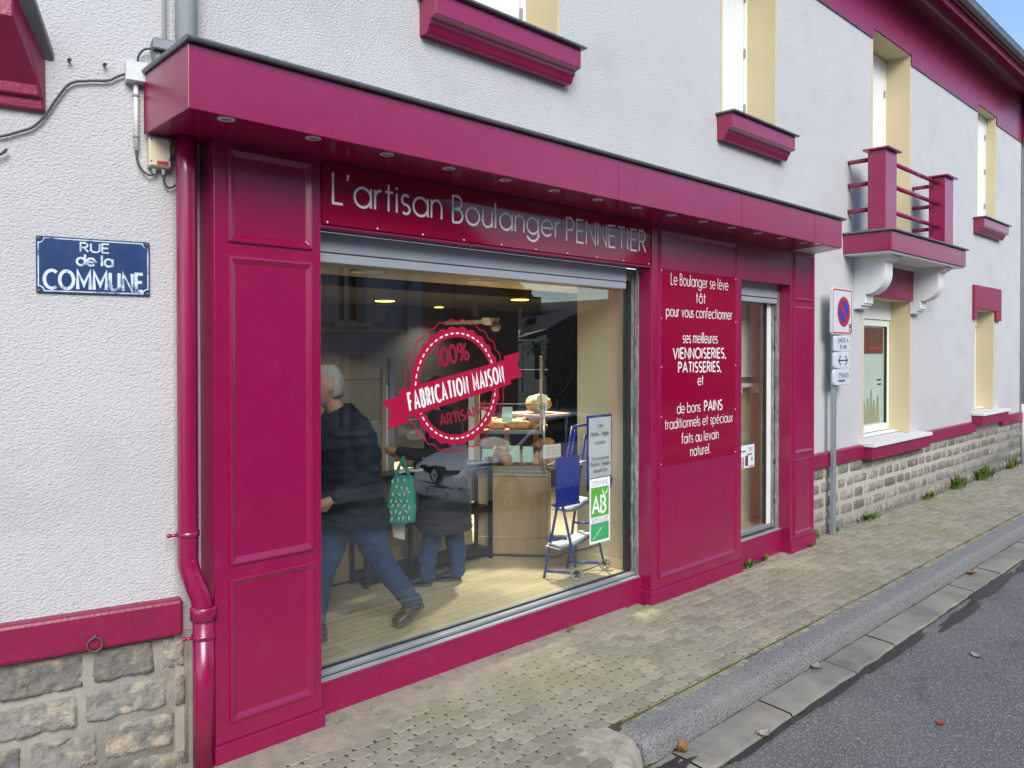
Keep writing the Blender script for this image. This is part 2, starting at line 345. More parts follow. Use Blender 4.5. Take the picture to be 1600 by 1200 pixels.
# jointing bed and pavers
sheet(lin(-8, 26, 70), lin(-1.115, .35, 6), lambda x, y: zp(x, y) - .011).build('pavement_bed', 'joint', kind='structure')
rnd = random.Random(3)
pv = MB(); px_, py_ = .128, .0905
row = 0; y = -1.095 - 4 * py_
while y < .13:
    xmax = 24 if y > -1.10 else 1.42
    x = -1.6 + (px_ / 2 if row % 2 else 0)
    while x < xmax:
        if not (1.40 < x < 1.75 and y < -1.03 - .03 * math.sin(x * 9)) and not (y > .02 and .0 < x < 6.5 and rnd.random() < .5) :
            near = x < 11
            gap = .0031 if near else .003; hx = px_ / 2 - gap; hy = py_ / 2 - gap; pt = .015
            jx, jy, dz = rnd.uniform(-.002, .002), rnd.uniform(-.002, .002), rnd.uniform(-.0022, .0022)
            worn = noise.noise(Vector((x * 1.1, y * 2.0, 5))) ; dz -= .0030 * min(1.3, max(0, worn * 2.2 + (.5 if x < 2.4 else 0)))
            cx, cy = x + jx, y + jy; z0 = zp(x, y) + dz; tx, ty = rnd.uniform(-.02, .02), rnd.uniform(-.02, .02)
            out = [(-hx - pt * .5, 0), (-hx + pt * .6, -hy), (hx - pt * .6, -hy), (hx + pt * .5, 0), (hx - pt * .6, hy), (-hx + pt * .6, hy)]
            top = [(cx + a * .93, cy + b * .92, z0 + a * tx + b * ty) for a, b in out]; low = [(cx + a, cy + b, z0 - .005 + a * tx + b * ty) for a, b in out]
            bot = [(cx + a, cy + b, z0 - .02) for a, b in out]
            fs = [tuple(range(6))] + [(i + 6, (i + 1) % 6 + 6, (i + 1) % 6, i) for i in range(6)]
            if near: fs += [(i + 12, (i + 1) % 6 + 12, (i + 1) % 6 + 6, i + 6) for i in range(6)]
            pv.add(top + low + (bot if near else []), fs)
        x += px_
    y += py_; row += 1
pv.build('pavement', 'paver', kind='structure')
# pale strip of spilled mortar and sand along the foot of the shopfront
st = MB(); vs = []; n = 150
for i in range(n + 1):
    x = -.35 + 3.7 * i / n
    w = .10 + .07 * noise.noise(Vector((x * 2.1, 0, 9))) + .03 * noise.noise(Vector((x * 9, 0, 4))) + (.14 if x < .9 else max(0, .14 - (x - .9) * .10))
    if x < .62: w += .03
    for k in range(4):
        yy = .11 - (.11 + w) * k / 3
        vs.append((x, yy, zp(x, 0) + .0035 * (1 - k / 3) + (.004 if k < 3 else -.008)))
st.add(vs, [(i * 4 + k, i * 4 + k + 1, i * 4 + k + 5, i * 4 + k + 4) for i in range(n) for k in range(3)])
st.build('mortar_strip', 'sand', kind='structure', smooth=True)
# kerb: rough-hewn granite
kb = MB(); prof = [(-1.085, -.06), (-1.088, -.004), (-1.105, .002), (-1.15, .003), (-1.20, .002), (-1.26, .001), (-1.283, -.003), (-1.297, -.012), (-1.302, -.04), (-1.305, -.07), (-1.309, -.10), (-1.312, -.135), (-1.316, -.22)]
xs = []; x = 1.70
joints = [1.70 + .98 * i for i in range(25)]
while x < 24:
    xs.append(x); x += .025 if x < 6 else .06
rings = []
for x in xs:
    e = max(0, 1 - (x - 1.70) / .07); ring = []
    d = min(abs(x - j) for j in joints[1:]); g = .006 if d < .013 else 0
    for i, (yy, zz) in enumerate(prof):
        a = 1 if 1 < i < 12 else .2
        nn = noise.noise(Vector((x * 9, yy * 24, 1))) * .008 + noise.noise(Vector((x * 26, yy * 60, zz * 60))) * .008 - abs(noise.noise(Vector((x * 14, zz * 30, 2)))) * (.012 if i > 8 else 0)
        big = noise.noise(Vector((x * 2.2, 3, i * .12))) * .004
        ring.append((x + e * .02 * noise.noise(Vector((yy * 20, zz * 20, 3))), yy + (a * (nn * .7 + big) - g if i > 5 else 0) + e * e * .02, zp(x, 0) + zz + a * nn * .8 - g - e * e * .035 - (.004 if i > 1 else 0)))
    rings.append(ring)
kb.loft(rings, closed=False); kb.add(rings[0], [tuple(range(len(prof)))])
kb.build('kerb', 'kerbstone', kind='structure', smooth=True)
# moss in the joint behind the kerb
ms = MB(); vs = []; n = 400
for i in range(n + 1):
    x = 1.75 + 12 * i / n; w = .012 * max(.15, .6 + 1.2 * noise.noise(Vector((x * 3, 0, 2))))
    vs += [(x, -1.083 + w, zp(x, 0) - .002), (x, -1.085, zp(x, 0) + .004), (x, -1.09 - w * .8, zp(x, 0) - .001)]
ms.add(vs, [(i * 3 + k, i * 3 + k + 1, i * 3 + k + 4, i * 3 + k + 3) for i in range(n) for k in range(2)])
ms.build('moss', 'moss', kind='stuff', smooth=True)
# dropped, patched concrete where the kerb ends
ap = MB(); nx, ny = 110, 60; vs = []
for j in range(ny + 1):
    for i in range(nx + 1):
        v = j / ny; x = .98 + .77 * i / nx
        edge = -1.33 - .06 * noise.noise(Vector((x * 1.6, 0, 7))) - .02 * noise.noise(Vector((x * 9, 0, 7)))
        if x > 1.45: edge = edge + (x - 1.45) * .35
        top = -.985 + .04 * math.sin(x * 9) + .03 * noise.noise(Vector((x * 6, 1, 1)))
        y = top + (edge - top) * min(1, v / .82) - (.035 * max(0, v - .82) / .18)
        z = zp(x, y) - .009 + .008 * noise.noise(Vector((x * 4.2, y * 6, 2))) + .004 * noise.noise(Vector((x * 16, y * 16, 2))) + .003 * noise.noise(Vector((x * 40, y * 40, 2)))
        if v > .6: z -= .05 * min(1, (v - .6) / .22) ** 2 
        if v > .82: z -= .13 * (v - .82) / .18
        if v < .08: z -= .012 * (1 - v / .08)
        if x < 1.18: z -= .022 * (1.18 - x + .05 * noise.noise(Vector((y * 14, 0, 0)))) / .2
        if x > 1.68: z -= (x - 1.68) * .5
        vs.append((x, y, z))
ap.add(vs, [(j * (nx + 1) + i, (j + 1) * (nx + 1) + i, (j + 1) * (nx + 1) + i + 1, j * (nx + 1) + i + 1) for j in range(ny) for i in range(nx)])
ap.build('concrete_apron', 'apron', kind='structure', smooth=True)
# gutter slabs along the kerb
gt = MB(); x = 1.0; rnd = random.Random(5)
while x < 24:
    L_ = rnd.uniform(.72, .98); nn = 8; vs = []
    for i in range(nn + 1):
        xx = x + .008 + (L_ - .016) * i / nn
        vs += [(xx, -1.330, zr(xx, -1.33) + .003), (xx, -1.42, zr(xx, -1.42) + .006), (xx, -1.535 - .020 * noise.noise(Vector((xx * 5, 1, 0))), zr(xx, -1.535) + .006), (xx, -1.548 - .022 * noise.noise(Vector((xx * 5, 1, 0))), zr(xx, -1.55) - .008)]
    dzz = rnd.uniform(-.003, .004)
    vs = [(a, b, c + dzz) for a, b, c in vs]
    gt.add(vs, [(i * 4 + k, i * 4 + k + 1, i * 4 + k + 5, i * 4 + k + 4) for i in range(nn) for k in range(3)])
    x += L_
gt.build('gutter', 'concrete', kind='structure')
sheet(lin(-6, 25, 40), [-1.60, -1.30], lambda x, y: zr(x, y) - .006).build('gutter_bed', 'joint', kind='structure')
# ------------------------------------------------------------------ stone courses
def stone_face(mb, x0, x1, z0, z1, y, depth, seed, nx=12, nz=7, rg=1):
    vs = []
    rr = random.Random(seed); tl, tr = rr.uniform(-.012, .012), rr.uniform(-.012, .012)
    for j in range(nz + 1):
        for i in range(nx + 1):
            u, v = i / nx, j / nz; e = min(u * (x1 - x0), (1 - u) * (x1 - x0), v * (z1 - z0), (1 - v) * (z1 - z0))
            cu, cv = 2 * u - 1, 2 * v - 1
            corner = max(0, (cu * cu * cv * cv) - .55) * .05
            px = x0 + (x1 - x0) * u - cu * corner + .006 * noise.noise(Vector((seed, v * 4, u * 4))); pz = z0 + (z1 - z0) * v - cv * corner + .006 * noise.noise(Vector((u * 5, seed, v * 4)))
            prof = min(1, e / .011); prof = math.sqrt(max(0, 1 - (1 - prof) ** 2))
            rough = noise.noise(Vector((px * 9, seed * 3.1, pz * 10))) * .012 - abs(noise.noise(Vector((px * 17, seed * 1.7, pz * 21)))) * .014 + noise.noise(Vector((px * 34, seed, pz * 38))) * .013 + noise.noise(Vector((px * 70, seed, pz * 75))) * .006
            out = depth * prof + rough * rg * prof + (tl * cu + tr * cv) * .5 * prof
            vs.append((px, y - out + (.02 if e < 1e-6 else 0), pz))
    n = nx + 1
    mb.add(vs, [(j * n + i, j * n + i + 1, (j + 1) * n + i + 1, (j + 1) * n + i) for j in range(nz) for i in range(nx)])
def courses(mb, x0, x1, ztop, rows, y, depth, joint, wmin, wmax, seed, zf=None, dens=30, rg=1):
    rr = random.Random(seed); z = ztop; k = 0
    for h in rows:
        x = x0 - rr.uniform(0, wmax * .7)
        while x < x1:
            w = rr.uniform(wmin, wmax); a, b = max(x, x0), min(x + w, x1)
            if b - a > .07:
                k += 1; hj = rr.uniform(-.012, .012)
                stone_face(mb, a + joint / 2, b - joint / 2, z - h + joint / 2 + hj * .4, z - joint / 2 + hj * .4, y, depth, seed * 97 + k, max(5, int((b - a) * dens)), max(4, int(h * dens)), rg)
            x += w
        z -= h
# ------------------------------------------------------------------ the bakery building
WY = .16
bld = thing('bakery_building', 'two storey white rendered house with magenta trim, cream window reveals and granite base', 'building', (4, .5, 0))
XE = 15.45
def holes_wall(mb, x0, x1, z0, z1, holes, y, m=0):
    xs = sorted({x0, x1, *[h[0] for h in holes], *[h[1] for h in holes]}); zs = sorted({z0, z1, *[h[2] for h in holes], *[h[3] for h in holes]})
    for a, b in zip(xs, xs[1:]):
        for c, d in zip(zs, zs[1:]):
            mx, mz = (a + b) / 2, (c + d) / 2
            if any(h[0] < mx < h[1] and h[2] < mz < h[3] for h in holes): continue
            mb.quad((a, y, c), (b, y, c), (b, y, d), (a, y, d), m)
UP = [(1.40, 2.62, 4.17), (4.88, 5.90, 4.17), (8.40, 9.67, 3.40), (12.68, 13.70, 4.13)]     # upper openings (x0, x1, sill)
LO = [(8.16, 9.71, .90), (12.60, 13.65, 1.02)]
UT, LT, RV = 5.95, 2.665, .53
HOLES = [(a, b, c, UT) for a, b, c in UP] + [(a, b, c, LT) for a, b, c in LO] + [(.05, 6.45, -.05, 2.95)]
w = MB(); holes_wall(w, -.13, XE, -.3, 7.3, HOLES, WY); w.quad((XE, WY, -.3), (XE, 6, -.3), (XE, 6, 7.3), (XE, WY, 7.3))
w.build('front_wall', 'render', bld)
w = MB(LM); w.quad((-9, 0, -.3), (0, 0, -.3), (0, 0, 8.6), (-9, 0, 8.6)); w.quad((-9, 0, -.3), (-9, 0, 8.6), (-9, 6, 8.6), (-9, 6, -.3))
w.build('side_wall', 'render', bld)
# cream reveals round each opening, with a narrow lip that frames it
def reveal(x0, x1, z0, z1):
    m = MB(); t = .006
    m.box(x1 - .004, x1 + .03, WY - t, RV, z0, z1); m.box(x0 - .03, x0 + .004, WY - t, RV, z0, z1); m.box(x0 + .004, x1 - .004, WY - t, RV, z1 - .004, z1 + .03)
    return m.build('window_reveal', 'cream', bld)
def shutter_window(x0, x1, z0, z1, y0=.46):
    f = MB()
    for a, b in ((x0 + .006, x0 + .06), (x1 - .06, x1 - .006)): f.box(a, b, y0, y0 + .07, z0, z1 - .01)
    f.box(x0 + .06, x1 - .06, y0, y0 + .07, z1 - .07, z1 - .01); f.box(x0 + .06, x1 - .06, y0, y0 + .07, z0, z0 + .05)
    fr = f.build('window', 'pvc', bld, bev=.004)
    for k in range(2):
        lf = MB(); a, b = (x0 + .065, (x0 + x1) / 2 - .003) if k == 0 else ((x0 + x1) / 2 + .003, x1 - .065)
        npl = 5
        for i in range(npl):
            lf.box(a + (b - a) * i / npl + .002, a + (b - a) * (i + 1) / npl - .002, y0 + .01, y0 + .045, z0 + .055, z1 - .075)
        lf.box(a, b, y0 + .02, y0 + .05, z0 + .055, z1 - .075)
        s = lf.build('shutter', 'pvc', fr, bev=.003)
    for hz in (.18, .5, .82):
        hg = MB(); hg.box(x1 - .075, x1 - .05, y0 - .008, y0 + .002, z0 + (z1 - z0) * hz - .045, z0 + (z1 - z0) * hz + .045); hg.build('hinge', 'frame_grey', fr)
def upper_sill(x0, x1, zt):
    m = MB()
    m.prism([(WY + .02, zt - .25), (.095, zt - .25), (.08, zt - .235), (.07, zt - .205), (.055, zt - .195), (.05, zt - .17), (.0, zt - .155), (.0, zt - .025), (WY + .02, zt - .025)], (x0, 0, 0), YA, ZA, XA * (x1 - x0))
    s = m.build('window_sill', 'magenta', bld, bev=.003)
    f = MB(); f.box(x0 - .03, x1 + .03, -.035, RV - .08, zt - .022, zt - .004); f.build('flashing', 'zinc', s, bev=.006)
for (a, b, c) in UP:
    reveal(a, b, c, UT); shutter_window(a, b, c, UT, .30 if a > 12 else .46)
for (a, b, c), e in zip(UP, ((1.37, 2.70), (4.80, 6.02), None, (12.50, 13.92))):
    if e: upper_sill(e[0], e[1], c)
# lower windows: white frames, a frosted pane with a brown header poster, cream reveal, purple lintel
for i, (a, b, c) in enumerate(LO):
    reveal(a, b, c, LT)
    y0 = .42; f = MB()
    f.box(a + .005, a + .09, y0, y0 + .07, c + .03, LT - .26); f.box(b - .10, b - .008, y0, y0 + .07, c + .03, LT - .26)
    f.box(a + .09, b - .10, y0, y0 + .07, LT - .34, LT - .26); f.box(a + .09, b - .10, y0, y0 + .07, c + .03, c + .12)
    f.box(a + .005, b - .008, y0 - .02, y0 + .07, LT - .25, LT - .005); f.box(a - .01, b + .01, y0 - .12, y0 - .002, c + .005, c + .025)
    fr = f.build('window', 'pvc', bld, bev=.005)
    p = MB(); p.box(a + .09, b - .10, y0 + .03, y0 + .036, c + .12, LT - .34); p.build('pane', 'frost', fr)
    s = MB(); s.box(b - .112, b - .10, y0 - .004, y0 + .03, c + .12, LT - .34); s.build('seal', 'seal', fr)
    if i == 0:
        q = MB(); q.box(a + .13, b - .17, y0 + .020, y0 + .028, LT - .70, LT - .36); txt(q, 'ROBIN', ((b - .46), y0 + .020, LT - .55), XA, ZA, .10, .12, width=.5, mi=1)
        for k in range(8): q.box(b - .68 + k * .058, b - .64 + k * .058, y0 + .018, y0 + .020, LT - .645, LT - .615, 2)
        for k in range(2): q.box(b - .36 + .02 * k, b - .22, y0 + .026, y0 + .0298, 1.60 - .06 * k, 1.62 - .06 * k, 3)
        rr = random.Random(2)
        for k in range(9):
            xx = a + .3 + k * .115 + rr.uniform(-.02, .02); hh = rr.uniform(.22, .42) if k % 3 else .45
            q.add([(xx - .07, y0 + .028, c + .14), (xx + .07, y0 + .028, c + .14), (xx + .02, y0 + .028 - .0005 * k, c + .14 + hh), (xx - .01, y0 + .028 - .0005 * k, c + .14 + hh)], [(0, 1, 2, 3)], 4)
        q.build('window_film', ['poster_brown', 'rust', 'red_vinyl', 'ink', 'wheat'], fr)
    ln = MB()
    if i == 0: ln.box(8.05, 9.86, WY - .05, WY - .002, LT, 3.06); ln.box(9.72, 9.86, WY - .05, WY - .002, LT - .16, LT)
    else: ln.box(12.46, 13.95, WY - .05, WY - .002, LT, 3.05); ln.box(12.46, 12.585, WY - .05, WY - .002, LT - .16, LT); ln.box(13.665, 13.95, WY - .05, WY - .002, LT - .16, LT)
    ln.build('lintel', 'magenta_masonry', bld, bev=.008)
    sl = MB(); e0, e1 = (8.02, 10.05) if i == 0 else (12.45, 14.0); zt = c - .005
    sl.box(e0, e1, -.03, WY - .002, zt - .045, zt); sl.box(a - .004, b + .004, WY - .002, RV, zt - .045, zt)
    so = sl.build('window_ledge', 'white_paint', bld, bev=.006)
    sb = MB(); sb.box(e0 + .02, e1 - .02, .0, WY + .01, zt - .20, zt - .048); sb.build('ledge_block', 'magenta_masonry', so, bev=.006)
# magenta plinth band and granite base
b = MB()
for a, c in ((6.52, 8.04), (10.03, 12.47), (13.98, XE)):
    b = MB(); b.box(a, c, .095, WY + .02, .71, .872); b.build('plinth_band', 'magenta_masonry', bld, bev=.012)
b = MB(LM); b.box(-9, .03, -.065, .03, .64, .812); b.build('plinth_band', 'magenta_masonry', bld, bev=.016)
g = MB(); g.box(6.50, XE, .14, .30, -.3, .72, 1); courses(g, 6.50, XE, .708, (.155, .15, .16, .155, .15, .13), .14, .014, .010, .20, .46, 11, dens=26, rg=.35)
g.build('stone_base', ['granite', 'mortar'], bld, smooth=True)
g = MB(LM); g.box(-2.2, .06, -.006, .2, -.3, .645, 1); courses(g, -2.2, .06, .640, (.185, .18, .19, .20), .0, .022, .017, .28, .46, 23, dens=60)
g.build('stone_base', ['granite', 'mortar'], bld, smooth=True)
g = MB(); g.box(-.135, .0, .145, WY + .01, -.3, .64, 0); g.build('wall_foot', 'mortar', bld)
# frieze, cornice, gutter
fz = MB(); holes_wall(fz, -.13, XE, 5.83, 6.72, [(a, b, 5.83, UT) for a, b, c in UP], WY - .022)
for a, b in zip([-.13] + [u[1] for u in UP], [u[0] for u in UP] + [XE]): fz.quad((a, WY, 5.83), (b, WY, 5.83), (b, WY - .022, 5.83), (a, WY - .022, 5.83), 1)
fz.build('frieze', ['magenta', 'zinc'], bld)
cn = MB(); cn.prism([(WY, 6.70), (.10, 6.70), (.085, 6.725), (.05, 6.74), (-.30, 6.48), (-.32, 6.48), (-.32, 6.595), (-.34, 6.605), (-.34, 6.63), (-.36, 6.64), (-.36, 6.665), (-.30, 6.69), (WY, 6.9)], (-.13, 0, 0), YA, ZA, XA * (XE + .13))
cor = cn.build('cornice', 'magenta', bld)
gu = MB(); gu.prism([(-.362, 6.62), (-.385, 6.585), (-.42, 6.575), (-.45, 6.59), (-.462, 6.63), (-.462, 6.662), (-.45, 6.662), (-.362, 6.655)], (-.13, 0, 0), YA, ZA, XA * (XE + .13))
gu.tube([(-.13, -.460, 6.664), (XE, -.460, 6.664)], .010, 8); gu.build('gutter', 'zinc', cor)
rf = MB(); rf.quad((-.13, -.42, 6.69), (XE, -.42, 6.69), (XE, 5, 9.1), (-.13, 5, 9.1)); rf.box(-.13, XE, -.42, -.40, 6.668, 6.688); rf.build('roof', 'slate', bld)
# balcony
bx0, bx1 = 7.555, 10.2
bl = MB(); bl.box(bx0, bx1, -.385, WY, 3.12, 3.335); bal = bl.build('balcony', 'magenta', bld, bev=.006)
f = MB(); f.box(bx0 - .03, bx1 + .03, -.42, WY - .002, 3.338, 3.36); f.build('flashing', 'zinc', bal, bev=.008)
f = MB(); f.box(bx0 + .02, bx1 - .02, -.36, WY - .004, 3.10, 3.118); f.box(8.3, 9.7, .05, WY - .004, 3.06, 3.098); f.build('soffit', 'white_paint', bal)
for a in (7.60, 9.62):
    p = MB(); p.box(a, a + .33, -.30, -.10, 3.375, 4.26); p.build('balcony_pillar', 'magenta', bal, bev=.005)
    p = MB(); p.box(a - .04, a + .37, -.345, -.055, 4.264, 4.285); p.build('pillar_cap', 'magenta', bal, bev=.004)
    p = MB(); p.box(a - .02, a + .35, -.32, -.08, 3.361, 3.376); p.build('pillar_foot', 'zinc', bal, bev=.004)
for z in (3.62, 3.92, 4.22 - .03):
    p = MB(); p.tube([(7.94, -.20, z), (9.61, -.20, z)], .026); p.tube([(7.70, -.09, z), (7.70, WY, z)], .026); p.tube([(9.80, -.09, z), (9.80, WY, z)], .026)
    p.build('rail', 'magenta', bal, smooth=True)
def corbel(x0, x1):
    pr = [(WY, 3.10), (-.30, 3.10), (-.30, 3.075), (-.27, 3.07), (-.26, 3.045), (-.225, 3.04), (-.20, 3.015), (-.20, 2.90)]
    pr += [(-.20 + .22 * (1 - math.cos(R(t))) , 2.90 - .24 * math.sin(R(t))) for t in range(10, 91, 10)]
    pr += [(.02, 2.56), (.04, 2.55), (.04, 2.535), (.075, 2.53), (.075, 2.50), (WY, 2.49)]
    m = MB(); m.prism(pr, (x0, 0, 0), YA, ZA, XA * (x1 - x0))
    return m.build('corbel', 'white_paint', bal, bev=.006)
corbel(7.86, 8.10); corbel(9.70, 9.93)
# sill of the side wall, upper left
m = MB(LM)
def sillring(s_w, s_f):
    P = [(0, 3.055, s_w), (-.035, 3.06, s_w - .012), (-.04, 3.105, s_w - .014), (-.065, 3.11, s_w - .03), (-.07, 3.155, s_w - .032), (-.25, 3.373, s_f), (-.25, 3.50, s_f), (0, 3.285, s_w)]
    return [(s, y, z) for y, z, s in P]
A_ = sillring(-.524, -.648); B_ = [(-1.7, y, z) for s, y, z in A_]
m.loft([A_, B_]); so = m.build('window_sill', 'magenta_masonry', bld, bev=.006)
m = MB(LM); m.add([(-.49, -.0, 3.29), (-.60, -.30, 3.52), (-1.7, -.30, 3.52), (-1.7, 0, 3.29), (-.49, 0, 3.335), (-.60, -.30, 3.56), (-1.7, -.30, 3.56), (-1.7, 0, 3.335)], [(0, 1, 2, 3), (7, 6, 5, 4), (0, 4, 5, 1), (1, 5, 6, 2), (2, 6, 7, 3), (3, 7, 4, 0)])
m.build('flashing', 'zinc', so, bev=.008)
# shop room
ZF = .2
rm = MB(); rm.box(.3, 6.8, .205, 6, ZF - .1, ZF); rm.build('floor_tiles', 'tile', bld)
rm = MB(); rm.box(.3, 6.8, .20, 1.5, 2.57, 2.66); rm.build('shop_ceiling', 'ceiling', bld)
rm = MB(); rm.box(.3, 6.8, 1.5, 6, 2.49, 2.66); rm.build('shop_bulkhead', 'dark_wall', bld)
rm = MB(); rm.box(3.60, 3.72, .23, .80, ZF, 2.57); rm.box(3.585, 3.60, .23, .79, ZF, ZF + .07); rm.build('shop_partition', 'plaster', bld)
rm = MB(); rm.box(4.97, 6.5, .57, .62, ZF, 2.6); rm.box(6.42, 6.5, .265, .57, ZF, 2.6); rm.box(5.957, 6.5, .19, .262, ZF, 2.6); rm.box(4.97, 6.42, .262, .57, 2.56, 2.6); rm.box(4.97, 6.42, .556, .57, ZF, ZF + .08); rm.build('side_room_wall', 'plaster', bld)
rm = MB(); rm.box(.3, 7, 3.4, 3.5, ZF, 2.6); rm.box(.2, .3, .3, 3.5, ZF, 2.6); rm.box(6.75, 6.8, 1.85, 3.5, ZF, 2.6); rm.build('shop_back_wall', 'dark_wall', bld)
# ------------------------------------------------------------------ neighbouring house beyond the downpipe
nb = thing('neighbour_house', 'white neighbouring house beyond the far grey downpipe, at the right edge', 'building', (20, .5, -.1))
w = MB(); holes_wall(w, XE + .01, 26, -.4, 7.4, [(15.95, 17.0, 1.0, 2.6)], WY + .02); w.build('front_wall', 'render', nb)
w = MB(); w.box(16.97, 17.0, WY, .5, 1.0, 2.6); w.box(15.95, 17.0, WY, .5, 2.57, 2.6); w.build('window_reveal', 'cream', nb)
w = MB(); w.box(15.95, 16.97, .45, .5, 1.0, 2.57); w.build('window', 'pvc', nb)
w = MB(); w.box(XE + .01, 26, .11, WY + .03, .70, .86); w.build('plinth_band', 'magenta_masonry', nb, bev=.01)
g = MB(); g.box(XE + .01, 26, .15, .30, -.4, .70, 1); courses(g, XE + .01, 22, .69, (.15, .15, .16, .15, .14, .13), .15, .014, .010, .2, .46, 31, dens=12, rg=.35); g.build('stone_base', ['granite', 'mortar'], nb, smooth=True)
w = MB(); w.box(XE + .01, 26, WY - .02, WY + .015, 5.8, 6.7); w.box(XE + .01, 26, -.4, WY, 6.7, 6.85); w.build('cornice', 'magenta', nb)
# ------------------------------------------------------------------ the shopfront
sf = thing('shopfront', 'magenta timber bakery shopfront with panelled pilasters and projecting canopy', 'shopfront', (3.2, 0, 0))
def panel_frame(mb, x0, x1, z0, z1, y, w=.042, h=.012, w2=.0):
    # mitred raised moulding round a panel: outer and inner rectangle rings with a rounded crown
    def ring(d, yy): return [(x0 + d, yy, z0 + d), (x1 - d, yy, z0 + d), (x1 - d, yy, z1 - d), (x0 + d, yy, z1 - d)]
    rs = [ring(0, y + .002), ring(.003, y - h), ring(w * .30, y - h - .003), ring(w * .55, y - h + .002), ring(w * .85, y - h * .25), ring(w, y + .002)]
    for a, b in zip(rs, rs[1:]):
        k = len(mb.v); mb.add(a + b, [(i, (i + 1) % 4, 4 + (i + 1) % 4, 4 + i) for i in range(4)])
FD = .16       # depth from the face back to the wall
p = MB(); p.box(0, .582, 0, FD, .095, 3.03); panel_frame(p, .066, .532, 2.526, 2.985, 0); panel_frame(p, .068, .533, .952, 2.462, 0); panel_frame(p, .068, .533, .185, .892, 0)
p.build('pilaster', 'magenta', sf, bev=.004)
p = MB(); p.box(-.008, .595, -.016, FD, -.05, .095); p.build('pilaster_base', 'magenta_dusty', sf, bev=.006)
p = MB(); p.box(3.567, 4.972, 0, FD, .085, 3.03); panel_frame(p, 3.66, 4.88, .165, 2.975, 0); p.build('wide_panel', 'magenta', sf, bev=.004)
p = MB(); p.box(3.555, 4.990, -.016, FD, -.09, .085); p.build('panel_base', 'magenta_dusty', sf, bev=.006)
p = MB(); p.box(5.945, 6.478, 0, FD + .02, .085, 3.03); panel_frame(p, 6.006, 6.43, 2.508, 2.982, 0, .04); panel_frame(p, 6.010, 6.432, .955, 2.45, 0, .04); panel_frame(p, 6.012, 6.434, .13, .905, 0, .04)
p.build('pilaster', 'magenta', sf, bev=.004)
p = MB(); p.box(5.935, 6.495, -.016, FD + .02, -.11, .085); p.build('pilaster_base', 'magenta_dusty', sf, bev=.006)
p = MB(); p.box(4.972, 5.945, .004, .12, 2.655, 3.03); p.build('lintel', 'magenta', sf, bev=.004)
p = MB(); p.box(.582, 3.567, .012, .14, 2.655, 3.03); p.box(.582, 3.567, .0, .012, 2.655, 2.668); p.build('lintel', 'magenta', sf, bev=.003)
p = MB(); p.box(.582, 3.567, .098, .19, -.08, .182); p.box(.582, 3.567, .092, .098, .166, .182); p.build('stall_riser', 'magenta_dusty', sf, bev=.003)
p = MB(); p.box(4.972, 5.945, .098, .19, -.10, .190); p.box(4.972, 5.945, .092, .098, .176, .190); p.build('stall_riser', 'magenta_dusty', sf, bev=.003)
# fascia sign with the shop's name
p = MB(); p.box(.592, 3.545, -.004, .009, 2.674, 3.0); sg = p.build('name_board', 'magenta_gloss', sf, bev=.001)
t = MB()
txt(t, "L'artisan", (.654, -.004, 2.790), XA, ZA, .162, .088, width=.752, align='l')
txt(t, 'Boulanger', (1.495, -.004, 2.784), XA, ZA, .160, .088, width=.972, align='l')
txt(t, 'PENNETIER', (2.540, -.004, 2.772), XA, ZA, .160, .082, width=.937, align='l')
t.build('lettering', 'white_vinyl', sg)
for i in range(10):
    t = MB(); t.lathe((.62 + i * .322, -.0045, 2.684), -YA, [(.006, 0), (.005, .002), (.0, .003)], 8); t.build('screw', 'white_vinyl', sg)
# information board
p = MB(); p.box(3.674, 4.868, -.006, -.002, 1.066, 2.662); ib = p.build('information_board', 'magenta_gloss', sf, bev=.001)
cx = 4.27
for s_, z, h, wt, wd in (('Le Boulanger se lève', 2.540, .098, .09, .93), ('tôt', 2.405, .095, .10, .15), ('pour vous confectionner', 2.280, .092, .10, 1.07), ('ses meilleures', 2.066, .095, .10, .56),
    ('VIENNOISERIES,', 1.938, .086, .19, .86), ('PATISSERIES,', 1.820, .086, .19, .70), ('et', 1.708, .09, .11, .09), ('traditionnels et spéciaux', 1.362, .088, .10, 1.10), ('faits au levain', 1.228, .09, .10, .60), ('naturel.', 1.112, .09, .10, .32)):
    t = MB(); txt(t, s_, (cx, -.006, z), XA, ZA, h * .96, wt * .86, width=wd * .96, gap=.20); t.build('lettering', 'white_vinyl', ib)
t = MB(); txt(t, 'de bons', (3.915, -.006, 1.482), XA, ZA, .087, .086, width=.35, align='l'); txt(t, 'PAINS', (4.33, -.006, 1.482), XA, ZA, .083, .165, width=.29, align='l')
t.build('lettering', 'white_vinyl', ib)
for z in (1.085, 1.47, 1.87, 2.26, 2.645):
    for x in (3.69, 4.852):
        t = MB(); t.lathe((x, -.0065, z), -YA, [(.006, 0), (.005, .002), (0, .003)], 8); t.build('screw', 'white_vinyl', ib)
# canopy
def canopy_poly(x0f, x1f, x0b, x1b): return [(x0f, -.40), (x1f, -.40), (x1b, .155), (x0b, .155)]
def slab(mb, poly, z0, z1, m=0, dz=.0):
    mb.prism(poly, (0, 0, z0), XA, YA, ZA * (z1 - z0), m)
c = MB(); slab(c, canopy_poly(-.288, 6.20, -.265, 6.50), 3.012, 3.285)
cano = c.build('canopy', 'magenta', sf, bev=.003)
c = MB(); slab(c, [(-.305, -.425), (6.235, -.425), (6.535, .158), (-.27, .158)], 3.288, 3.306); c.tube([(-.27, .15, 3.298), (-.303, -.422, 3.298), (6.235, -.422, 3.298), (6.535, .15, 3.298)], .012, 8)
c.build('canopy_flashing', 'zinc', cano)
for x in (-.255, 2.62, 4.25, 5.6):
    c = MB(); c.box(x, x + .004, -.4025, -.4, 3.014, 3.283); c.build('panel_seam', 'magenta', cano)
